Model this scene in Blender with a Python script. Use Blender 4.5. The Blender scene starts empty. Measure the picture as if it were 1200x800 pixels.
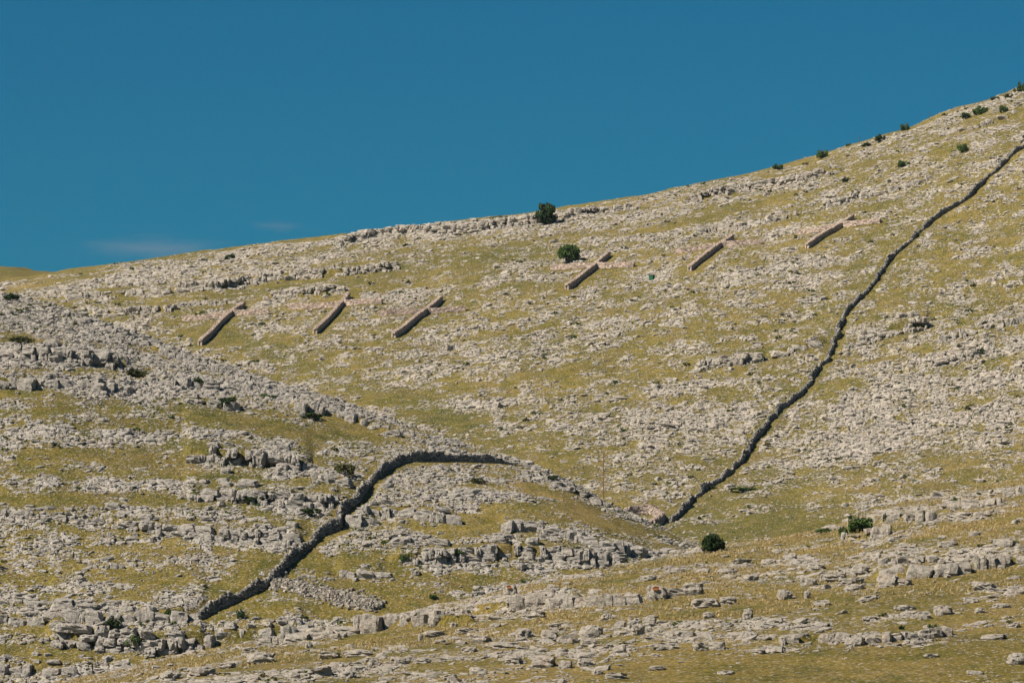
import bpy, bmesh, math, random
import numpy as np
from mathutils import Vector, Matrix

random.seed(7)
rng = np.random.default_rng(11)
scene = bpy.context.scene
COL = scene.collection
R = math.radians

# ------------------------------------------------------------------ camera
FPX = 5709.0                      # focal length in pixels of the 1200 px wide photograph
PITCH = R(4.0)
cam_d = bpy.data.cameras.new("camera")
cam_d.sensor_width = 36.0
cam_d.lens = FPX * 36.0 / 1200.0
cam_d.clip_start = 1.0
cam_d.clip_end = 30000.0
cam = bpy.data.objects.new("camera", cam_d)
cam.rotation_euler = (R(90) + PITCH, 0, 0)
COL.objects.link(cam)
scene.camera = cam

# ------------------------------------------------------------------ sun and sky
SUN_AZ_VEC = Vector((-0.866, -0.50))
SUN_EL = R(45)
to_sun = Vector((SUN_AZ_VEC.x * math.cos(SUN_EL), SUN_AZ_VEC.y * math.cos(SUN_EL), math.sin(SUN_EL)))
sun_d = bpy.data.lights.new("sun", 'SUN')
sun_d.energy = 5.0
sun_d.angle = R(0.53)
sun_d.color = (1.0, 0.89, 0.73)
sun = bpy.data.objects.new("sun", sun_d)
sun.rotation_euler = (-to_sun).to_track_quat('-Z', 'Y').to_euler()
sun.location = (0, 0, 300)
COL.objects.link(sun)

world = bpy.data.worlds.new("World")
scene.world = world
world.use_nodes = True
wn = world.node_tree.nodes; wl = world.node_tree.links
wn.clear()
w_out = wn.new("ShaderNodeOutputWorld")
w_bg = wn.new("ShaderNodeBackground")
w_bg.inputs[1].default_value = 0.10
w_sky = wn.new("ShaderNodeTexSky")
w_sky.sky_type = 'NISHITA'
w_sky.sun_disc = False
w_sky.sun_elevation = SUN_EL
w_sky.sun_rotation = math.atan2(SUN_AZ_VEC.x, SUN_AZ_VEC.y)
w_sky.altitude = 300
w_sky.air_density = 1.0
w_sky.dust_density = 0.0
w_sky.ozone_density = 4.0
w_tint = wn.new("ShaderNodeMix"); w_tint.data_type = 'RGBA'; w_tint.blend_type = 'MULTIPLY'
w_tint.inputs[0].default_value = 1.0
w_tint.inputs[7].default_value = (0.030, 0.208, 0.281, 1)
wl.new(w_sky.outputs[0], w_tint.inputs[6])
# two thin wisps of cloud low over the hill
w_geo = wn.new("ShaderNodeTexCoord")
w_last = w_tint.outputs[2]
for (cpx, cpy, rx, ry, amt) in ((182, 294, 110, 20, 0.38), (324, 266, 40, 9, 0.2)):
    az = math.atan2(cpx - 600, FPX); el = PITCH + math.atan2(400 - cpy, FPX)
    cdir = Vector((math.sin(az) * math.cos(el), math.cos(az) * math.cos(el), math.sin(el)))
    mp = wn.new("ShaderNodeMapping"); mp.vector_type = 'POINT'
    mp.inputs["Location"].default_value = tuple(-c * k for c, k in zip(cdir, (FPX / rx, 0, FPX / ry)))
    mp.inputs["Scale"].default_value = (FPX / rx, 0, FPX / ry)
    wl.new(w_geo.outputs["Generated"], mp.inputs["Vector"])
    ln = wn.new("ShaderNodeVectorMath"); ln.operation = 'LENGTH'; wl.new(mp.outputs[0], ln.inputs[0])
    nz = wn.new("ShaderNodeTexNoise"); nz.inputs["Scale"].default_value = 1.6; nz.inputs["Detail"].default_value = 5
    wl.new(mp.outputs[0], nz.inputs["Vector"])
    ad = wn.new("ShaderNodeMath"); ad.operation = 'MULTIPLY_ADD'; wl.new(nz.outputs[0], ad.inputs[0]); ad.inputs[1].default_value = 1.3; wl.new(ln.outputs["Value"], ad.inputs[2])
    rg = wn.new("ShaderNodeMapRange"); rg.interpolation_type = 'SMOOTHSTEP'; wl.new(ad.outputs[0], rg.inputs[0])
    rg.inputs[1].default_value = 1.65; rg.inputs[2].default_value = 0.5; rg.inputs[3].default_value = 0.0; rg.inputs[4].default_value = amt
    mx = wn.new("ShaderNodeMix"); mx.data_type = 'RGBA'; wl.new(rg.outputs[0], mx.inputs[0]); wl.new(w_last, mx.inputs[6])
    mx.inputs[7].default_value = (1.5, 1.75, 2.1, 1)
    w_last = mx.outputs[2]
wl.new(w_last, w_bg.inputs[0])
wl.new(w_bg.outputs[0], w_out.inputs[0])

scene.view_settings.view_transform = 'Standard'
scene.view_settings.look = 'None'
scene.view_settings.exposure = 0.68
scene.view_settings.gamma = 1.0
scene.cycles.diffuse_bounces = 1

# ------------------------------------------------------------------ numpy noise
def _hash(ix, iy, s):
    with np.errstate(over='ignore'):
        h = (ix.astype(np.int64) * 374761393 + iy.astype(np.int64) * 668265263 + s * 974634777) & 0x7fffffff
        h = ((h ^ (h >> 13)) * 1274126177) & 0x7fffffff
        h = (h ^ (h >> 16)) & 0xffffff
    return h / float(0xffffff)

def vnoise(x, y, s=0):
    ix = np.floor(x); iy = np.floor(y)
    fx = x - ix; fy = y - iy
    ix = ix.astype(np.int64); iy = iy.astype(np.int64)
    u = fx * fx * fx * (fx * (fx * 6 - 15) + 10); v = fy * fy * fy * (fy * (fy * 6 - 15) + 10)
    a = _hash(ix, iy, s); b = _hash(ix + 1, iy, s); c = _hash(ix, iy + 1, s); d = _hash(ix + 1, iy + 1, s)
    return (a * (1 - u) + b * u) * (1 - v) + (c * (1 - u) + d * u) * v

def fbm(x, y, s=0, octv=4, gain=0.5):
    t = 0; amp = 1; n = 0
    for o in range(octv):
        t = t + amp * vnoise(x, y, s + 17 * o); n += amp
        amp *= gain; x = x * 2.03 + 11.3; y = y * 2.03 + 5.7
    return t / n

def worley(x, y, s=0):
    """F1, F2 and a random value of the nearest cell"""
    ix = np.floor(x).astype(np.int64); iy = np.floor(y).astype(np.int64)
    f1 = np.full(x.shape, 9.0); f2 = np.full(x.shape, 9.0); cr = np.zeros(x.shape)
    for dx in (-1, 0, 1):
        for dy in (-1, 0, 1):
            jx = ix + dx; jy = iy + dy
            d = np.maximum(np.abs(jx + _hash(jx, jy, s + 1) - x), np.abs(jy + _hash(jx, jy, s + 2) - y))
            near = d < f1
            f2 = np.where(near, f1, np.minimum(f2, d))
            cr = np.where(near, _hash(jx, jy, s + 3), cr)
            f1 = np.where(near, d, f1)
    return f1, f2, cr

def sstep(a, b, x):
    t = np.clip((x - a) / (b - a), 0, 1)
    return t * t * (3 - 2 * t)

# ------------------------------------------------------------------ object helpers
def link(o):
    COL.objects.link(o); return o

def mesh_np(name, v, f, mat=None, smooth=False):
    me = bpy.data.meshes.new(name)
    v = np.ascontiguousarray(v, dtype=np.float32); f = np.ascontiguousarray(f, dtype=np.int32)
    n = f.shape[1]
    me.vertices.add(len(v)); me.vertices.foreach_set("co", v.ravel())
    me.loops.add(f.size); me.loops.foreach_set("vertex_index", f.ravel())
    me.polygons.add(len(f))
    me.polygons.foreach_set("loop_start", np.arange(0, f.size, n, dtype=np.int32))
    me.polygons.foreach_set("use_smooth", np.full(len(f), smooth, dtype=bool))
    me.update(calc_edges=True)
    if mat: me.materials.append(mat)
    return me

def obj(name, me, parent=None, kind=None):
    o = bpy.data.objects.new(name, me)
    link(o)
    if parent: o.parent = parent
    if kind: o['kind'] = kind
    return o

def tag(o, label, cat, group=None):
    o['label'] = label; o['category'] = cat
    if group: o['group'] = group
    return o

def thing(name, label, cat, loc, rz=0.0, group=None):
    o = bpy.data.objects.new(name, None)
    o.empty_display_size = 0.5
    o.location = loc; o.rotation_euler = (0, 0, rz)
    link(o)
    return tag(o, label, cat, group)

# ------------------------------------------------------------------ materials
def new_mat(name):
    m = bpy.data.materials.new(name); m.use_nodes = True
    nt = m.node_tree; nt.nodes.clear()
    out = nt.nodes.new("ShaderNodeOutputMaterial")
    b = nt.nodes.new("ShaderNodeBsdfPrincipled")
    b.inputs["Roughness"].default_value = 0.95
    b.inputs["Specular IOR Level"].default_value = 0.15
    nt.links.new(b.outputs[0], out.inputs[0])
    return m, nt, b

def n_noise(nt, vec, scale, detail=4, rough=0.6, lac=2.1):
    n = nt.nodes.new("ShaderNodeTexNoise")
    n.inputs["Scale"].default_value = scale; n.inputs["Detail"].default_value = detail
    n.inputs["Roughness"].default_value = rough; n.inputs["Lacunarity"].default_value = lac
    nt.links.new(vec, n.inputs["Vector"])
    return n.outputs[0]

def n_map(nt, vec, sc):
    m = nt.nodes.new("ShaderNodeMapping"); m.inputs["Scale"].default_value = sc
    nt.links.new(vec, m.inputs["Vector"]); return m.outputs[0]

def n_ramp(nt, fac, stops, interp='LINEAR'):
    r = nt.nodes.new("ShaderNodeValToRGB"); cr = r.color_ramp; cr.interpolation = interp
    cr.elements[0].position, cr.elements[0].color = stops[0][0], (*stops[0][1], 1)
    cr.elements[1].position, cr.elements[1].color = stops[-1][0], (*stops[-1][1], 1)
    for p, c in stops[1:-1]:
        e = cr.elements.new(p); e.color = (*c, 1)
    nt.links.new(fac, r.inputs[0]); return r.outputs[0]

def n_mix(nt, fac, a, b, mode='MIX'):
    m = nt.nodes.new("ShaderNodeMix"); m.data_type = 'RGBA'; m.blend_type = mode
    for s, v in ((0, fac), (6, a), (7, b)):
        if hasattr(v, "is_linked") or hasattr(v, "links"): nt.links.new(v, m.inputs[s])
        elif isinstance(v, (int, float)): m.inputs[s].default_value = v
        else: m.inputs[s].default_value = (*v, 1)
    return m.outputs[2]

def n_math(nt, op, a, b=0.0, clamp=False):
    m = nt.nodes.new("ShaderNodeMath"); m.operation = op; m.use_clamp = clamp
    for s, v in ((0, a), (1, b)):
        if isinstance(v, (int, float)): m.inputs[s].default_value = v
        else: nt.links.new(v, m.inputs[s])
    return m.outputs[0]

def n_pos(nt):
    return nt.nodes.new("ShaderNodeNewGeometry").outputs["Position"]

def n_bump(nt, b, h, strength, dist):
    u = nt.nodes.new("ShaderNodeBump"); u.inputs["Strength"].default_value = strength; u.inputs["Distance"].default_value = dist
    nt.links.new(h, u.inputs["Height"]); nt.links.new(u.outputs[0], b.inputs["Normal"])

ROCK = [(0.0, (0.20, 0.185, 0.165)), (0.35, (0.35, 0.322, 0.285)), (0.6, (0.445, 0.41, 0.362)), (1.0, (0.53, 0.49, 0.435))]

def rock_colour(nt, pos, warm=0.0):
    big = n_noise(nt, pos, 0.35, 3)
    mid = n_noise(nt, n_map(nt, pos, (1, 1, 2.2)), 2.2, 5, 0.7)
    f = n_math(nt, 'ADD', n_math(nt, 'MULTIPLY', big, 0.45), n_math(nt, 'MULTIPLY', mid, 0.75))
    f = n_math(nt, 'SUBTRACT', f, 0.1, True)
    c = n_ramp(nt, f, ROCK)
    # lichen and rain streaks: darker, thin, upright
    st = n_noise(nt, n_map(nt, pos, (3.2, 3.2, 0.7)), 1.6, 4, 0.65)
    c = n_mix(nt, n_math(nt, 'MULTIPLY', n_ramp(nt, st, [(0.52, (0, 0, 0)), (0.68, (1, 1, 1))]), 0.35), c, (0.14, 0.135, 0.13))
    pit = n_noise(nt, n_map(nt, pos, (1, 1, 1.5)), 7.0, 4, 0.75)
    c = n_mix(nt, n_math(nt, 'MULTIPLY', n_ramp(nt, pit, [(0.54, (0, 0, 0)), (0.66, (1, 1, 1))]), 0.38), c, (0.11, 0.10, 0.09))
    # rusty pink weathering
    pk = n_noise(nt, pos, 0.9, 3, 0.5)
    c = n_mix(nt, n_math(nt, 'MULTIPLY', n_ramp(nt, pk, [(0.56, (0, 0, 0)), (0.72, (1, 1, 1))]), 0.26 + warm), c, (0.50, 0.34, 0.26))
    return c

def make_rock(name, warm=0.0, mult=1.0, tint=None, island=0.0):
    m, nt, b = new_mat(name)
    p = n_pos(nt)
    c = rock_colour(nt, p, warm)
    if tint: c = n_mix(nt, tint[3], c, tint[:3])
    if island:
        g = nt.nodes.new("ShaderNodeNewGeometry")
        c = n_mix(nt, 1.0, c, n_ramp(nt, g.outputs["Random Per Island"], [(0, (1 - island,) * 3), (1, (1 + island * .6,) * 3)]), 'MULTIPLY')
    if mult != 1.0: c = n_mix(nt, 1.0, c, (mult, mult, mult), 'MULTIPLY')
    nt.links.new(c, b.inputs["Base Color"])
    n_bump(nt, b, n_noise(nt, p, 3.0, 6, 0.72), 0.9, 0.4)
    return m

M_ROCK = make_rock("limestone")
M_GREY = make_rock("grey_limestone", -0.15, 0.94, (0.34, 0.335, 0.335, 0.35))
M_WALL = make_rock("wall_stone", -0.1, 0.75, (0.26, 0.285, 0.31, 0.5), 0.55)
M_RUBBLE = make_rock("rubble_stone", 0.1, 1.0, None, 0.5)
M_STEM = make_rock("pale_stone", 0.1, 1.0, (0.60, 0.46, 0.40, 0.55), 0.4)
M_PINK = make_rock("fresh_stone", 0.2, 1.0, (0.62, 0.46, 0.385, 0.55), 0.6)

def grass_colour(nt, pos):
    a = n_noise(nt, n_map(nt, pos, (1, 0.7, 1)), 0.06, 4, 0.6)
    b_ = n_noise(nt, pos, 0.55, 5, 0.65)
    f = n_math(nt, 'ADD', n_math(nt, 'MULTIPLY', a, 0.4), n_math(nt, 'MULTIPLY', b_, 0.6))
    c = n_ramp(nt, f, [(0.32, (0.044, 0.054, 0.010)), (0.43, (0.102, 0.094, 0.018)), (0.53, (0.160, 0.130, 0.028)), (0.68, (0.25, 0.192, 0.056))])
    br = n_noise(nt, pos, 0.21, 4, 0.6)
    c = n_mix(nt, n_math(nt, 'MULTIPLY', n_ramp(nt, br, [(0.48, (0, 0, 0)), (0.64, (1, 1, 1))]), 0.4), c, (0.175, 0.125, 0.055))
    gr = n_noise(nt, pos, 0.9, 3, 0.6)
    return n_mix(nt, n_math(nt, 'MULTIPLY', n_ramp(nt, gr, [(0.58, (0, 0, 0)), (0.68, (1, 1, 1))]), 0.6), c, (0.055, 0.080, 0.015))

def make_ground(name):
    m, nt, b = new_mat(name)
    p = n_pos(nt)
    g = grass_colour(nt, p)
    dr = nt.nodes.new("ShaderNodeAttribute"); dr.attribute_name = "dry"
    g = n_mix(nt, dr.outputs["Fac"], g, (0.27, 0.195, 0.068))
    lu = nt.nodes.new("ShaderNodeAttribute"); lu.attribute_name = "lush"
    g = n_mix(nt, n_math(nt, 'MULTIPLY', lu.outputs["Fac"], n_ramp(nt, n_noise(nt, p, 0.5, 4, 0.7), [(0.38, (0.1,) * 3), (0.6, (.9, .9, .9))])), g, (0.082, 0.084, 0.018))
    fine = n_noise(nt, p, 4.0, 4, 0.75)
    g = n_mix(nt, 1.0, g, n_ramp(nt, fine, [(0.34, (0.38, 0.38, 0.38)), (0.64, (1.38, 1.36, 1.34))]), 'MULTIPLY')
    fl = n_noise(nt, n_map(nt, p, (3.0, 2.2, 4.5)), 1.6, 3, 0.55)
    g = n_mix(nt, n_ramp(nt, fl, [(0.60, (0, 0, 0)), (0.64, (.8, .8, .8))]), g, (0.36, 0.325, 0.28))
    rk = rock_colour(nt, p)
    gy = nt.nodes.new("ShaderNodeAttribute"); gy.attribute_name = "grey"
    rk = n_mix(nt, n_math(nt, 'MULTIPLY', gy.outputs["Fac"], 0.35), rk, (0.34, 0.335, 0.335))
    at = nt.nodes.new("ShaderNodeAttribute"); at.attribute_name = "rock"
    nn = n_noise(nt, n_map(nt, p, (0.8, 0.6, 1.2)), 1.7, 5, 0.7)
    k = n_math(nt, 'ADD', at.outputs["Fac"], n_math(nt, 'MULTIPLY', n_math(nt, 'SUBTRACT', nn, 0.5), 2.4))
    k = n_ramp(nt, k, [(0.58, (0, 0, 0)), (0.66, (1, 1, 1))])
    nt.links.new(n_mix(nt, k, g, rk), b.inputs["Base Color"])
    n_bump(nt, b, n_noise(nt, p, 2.4, 6, 0.75), 0.8, 0.35)
    return m

M_GROUND = make_ground("karst_ground")

def make_leaf(name, c0, c1, scale=1.5):
    m, nt, b = new_mat(name)
    p = n_pos(nt)
    nt.links.new(n_ramp(nt, n_noise(nt, p, scale, 4, 0.7), [(0.32, c0), (0.68, c1)]), b.inputs["Base Color"])
    return m

M_TUFT, _nt, _b = new_mat("dry_grass")
_nt.links.new(n_mix(_nt, 1.0, grass_colour(_nt, n_pos(_nt)), (1.95, 1.85, 1.75), 'MULTIPLY'), _b.inputs["Base Color"])
_g = _nt.nodes.new("ShaderNodeNewGeometry"); _v = _nt.nodes.new("ShaderNodeVectorMath"); _v.operation = 'MULTIPLY_ADD'
_nt.links.new(_g.outputs["Normal"], _v.inputs[0]); _v.inputs[1].default_value = (.35, .35, .35); _v.inputs[2].default_value = (0, 0, 1)
_w = _nt.nodes.new("ShaderNodeVectorMath"); _w.operation = 'NORMALIZE'; _nt.links.new(_v.outputs[0], _w.inputs[0]); _nt.links.new(_w.outputs[0], _b.inputs["Normal"])
M_LEAF = make_leaf("leaf", (0.032, 0.066, 0.016), (0.08, 0.13, 0.034))
M_DARKLEAF = make_leaf("dark_leaf", (0.016, 0.032, 0.012), (0.04, 0.07, 0.02))
M_OLIVE = make_leaf("olive_leaf", (0.05, 0.055, 0.02), (0.10, 0.105, 0.035))
M_BARK = make_leaf("bark", (0.06, 0.045, 0.035), (0.12, 0.095, 0.07), 6)
M_POLE = make_leaf("weathered_wood", (0.14, 0.07, 0.05), (0.22, 0.12, 0.085), 3)
M_POST = make_leaf("grey_wood", (0.07, 0.06, 0.05), (0.12, 0.10, 0.085), 3)
M_GREEN = make_leaf("green_paint", (0.015, 0.085, 0.05), (0.02, 0.11, 0.065), 2)
M_DARKGREEN = make_leaf("dark_green_paint", (0.015, 0.05, 0.035), (0.02, 0.06, 0.04), 2)
M_ORANGE = make_leaf("orange_paint", (0.50, 0.17, 0.06), (0.60, 0.24, 0.09), 5)

# ------------------------------------------------------------------ terrain
def tan_row(py):
    return np.tan(PITCH + np.arctan((400.0 - np.asarray(py, float)) / FPX))

SKY_FAR = [(-300, 368), (-120, 345), (0, 326), (40, 321), (95, 313), (150, 306), (280, 290), (400, 274), (500, 264), (600, 252), (660, 242.5), (740, 230),
           (820, 212.5), (900, 196), (960, 180), (1020, 162), (1060, 150), (1100, 137), (1150, 120), (1200, 101), (1330, 50), (1500, -20)]
SKY_LEFT = [(-300, 318), (-100, 335), (0, 344), (60, 357), (120, 379), (200, 407), (300, 440), (400, 474), (480, 500), (540, 522), (600, 540),
            (660, 561), (720, 592), (760, 614), (800, 634), (830, 650), (900, 690), (1100, 780), (1500, 900)]
SKY_FORE = [(-300, 860), (0, 815), (150, 786), (200, 771), (280, 756), (350, 745), (430, 733), (500, 716), (560, 704), (600, 694), (640, 682), (700, 669), (800, 649),
            (900, 633), (960, 622), (1000, 612), (1040, 596), (1100, 583), (1150, 572), (1200, 562), (1330, 535), (1500, 500)]

LEDGES = {}   # filled below, before the sheets are built

class Sheet:
    """A hill: columns of constant bearing (px), rows of constant distance y; heights Z in metres."""
    def __init__(s, name, px, ys, skyline, yc, yb, zb, prof, back, seed, bed, amp):
        s.name = name; s.px = px; s.ys = ys
        s.PX, s.Y = np.meshgrid(px, ys)           # rows: y, cols: px
        q = (s.PX - 600.0) / FPX * 1.0025
        s.X = q * s.Y
        sk = tan_row(np.interp(px, *zip(*skyline)))
        yc = yc(px); yb_ = yb(px); zb_ = zb(px)
        zc = sk * yc
        for it in range(4):
            Z = s.base(zc, yc, yb_, zb_, prof, back)
            zc = zc + (sk - (Z / s.Y).max(0)) * yc
        s.Z0 = s.base(zc, yc, yb_, zb_, prof, back)
        s.yc = yc; s.T = (s.Y - yb_[None]) / (yc - yb_)[None]
        s.seed = seed; s.bed = bed
        s.Z = s.Z0.copy()
        s.rebuild()
        s.amp = amp

    def base(s, zc, yc, yb, zb, prof, back):
        t = (s.Y - yb[None]) / (yc - yb)[None]
        P = prof(np.clip(t, 0, 1))
        z = zb[None] + (zc - zb)[None] * P
        d = np.maximum(s.Y - yc[None], 0)
        z = z - back * d * d / (d + 14.0)
        d = np.maximum(yb[None] - s.Y, 0)
        return z - 0.035 * np.minimum(d, 80) - 0.7 * np.maximum(d - 80, 0)

    def rebuild(s):
        c, sn = math.cos(PITCH), math.sin(PITCH)
        s.PY = 400.0 - FPX * (s.Z * c - s.Y * sn) / (s.Y * c + s.Z * sn)
        s.RM = np.minimum.accumulate(s.PY, axis=0)

    def grid_uv(s, px, y):
        u = np.interp(px, s.px, np.arange(len(s.px)))
        v = np.interp(y, s.ys, np.arange(len(s.ys)))
        return u, v

    def sample(s, A, px, y):
        u, v = s.grid_uv(px, y)
        i = np.clip(u.astype(int), 0, len(s.px) - 2); j = np.clip(v.astype(int), 0, len(s.ys) - 2)
        a = u - i; b = v - j
        return (A[j, i] * (1 - a) + A[j, i + 1] * a) * (1 - b) + (A[j + 1, i] * (1 - a) + A[j + 1, i + 1] * a) * b

    def z_at(s, x, y):
        x = np.asarray(x, float); y = np.asarray(y, float)
        return s.sample(s.Z, 600.0 + FPX * x / y / 1.0025, y)

    def dist(s, px, py):
        """distance y at which the ground shows at pixel (px, py)"""
        u = np.interp(px, s.px, np.arange(len(s.px))); i = int(round(u))
        rm = s.RM[:, i]
        return float(np.interp(-py, -rm, s.ys))

    def at(s, px, py):
        y = s.dist(px, py)
        x = (px - 600.0) / FPX * 1.0025 * y
        return Vector((x, y, float(s.z_at(x, y))))

lin = lambda a, b: (lambda px: a + b * px)
far = Sheet("far_hillside", np.arange(-140, 1341, 1.6),
            np.concatenate([np.linspace(500, 600, 26)[:-1], np.arange(600, 640, 1.0), np.arange(640, 912, 0.68), np.linspace(912, 1150, 40)]),
            SKY_FAR, lin(900, 0.0), lin(640, 0.0), lambda px: 640 * tan_row(np.full(px.shape, 654.0)),
            lambda t: 0.55 * t + 0.45 * (3 * t * t - 2 * t ** 3), 0.16, 100, 9.0, 1.0)
left = Sheet("left_hill", np.arange(-120, 961, 1.5),
             np.concatenate([np.arange(415, 545, 0.31), np.linspace(545, 640, 40)]),
             SKY_LEFT, lin(530, -0.06), lin(424, 0.0), lambda px: 424 * tan_row(np.full(px.shape, 832.0)),
             lambda t: 1 - (1 - t) ** 1.55, 0.40, 200, 5.0, 0.6)
fore = Sheet("foreground_slope", np.arange(-100, 1301, 1.6),
             np.concatenate([np.arange(215, 348, 0.36), np.linspace(348, 430, 40)]),
             SKY_FORE, lin(296, 0.033), lin(222, 0.0), lambda px: 222 * tan_row(np.full(px.shape, 832.0)),
             lambda t: 1 - (1 - t) ** 1.25, 0.42, 300, 4.0, 0.4)

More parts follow.
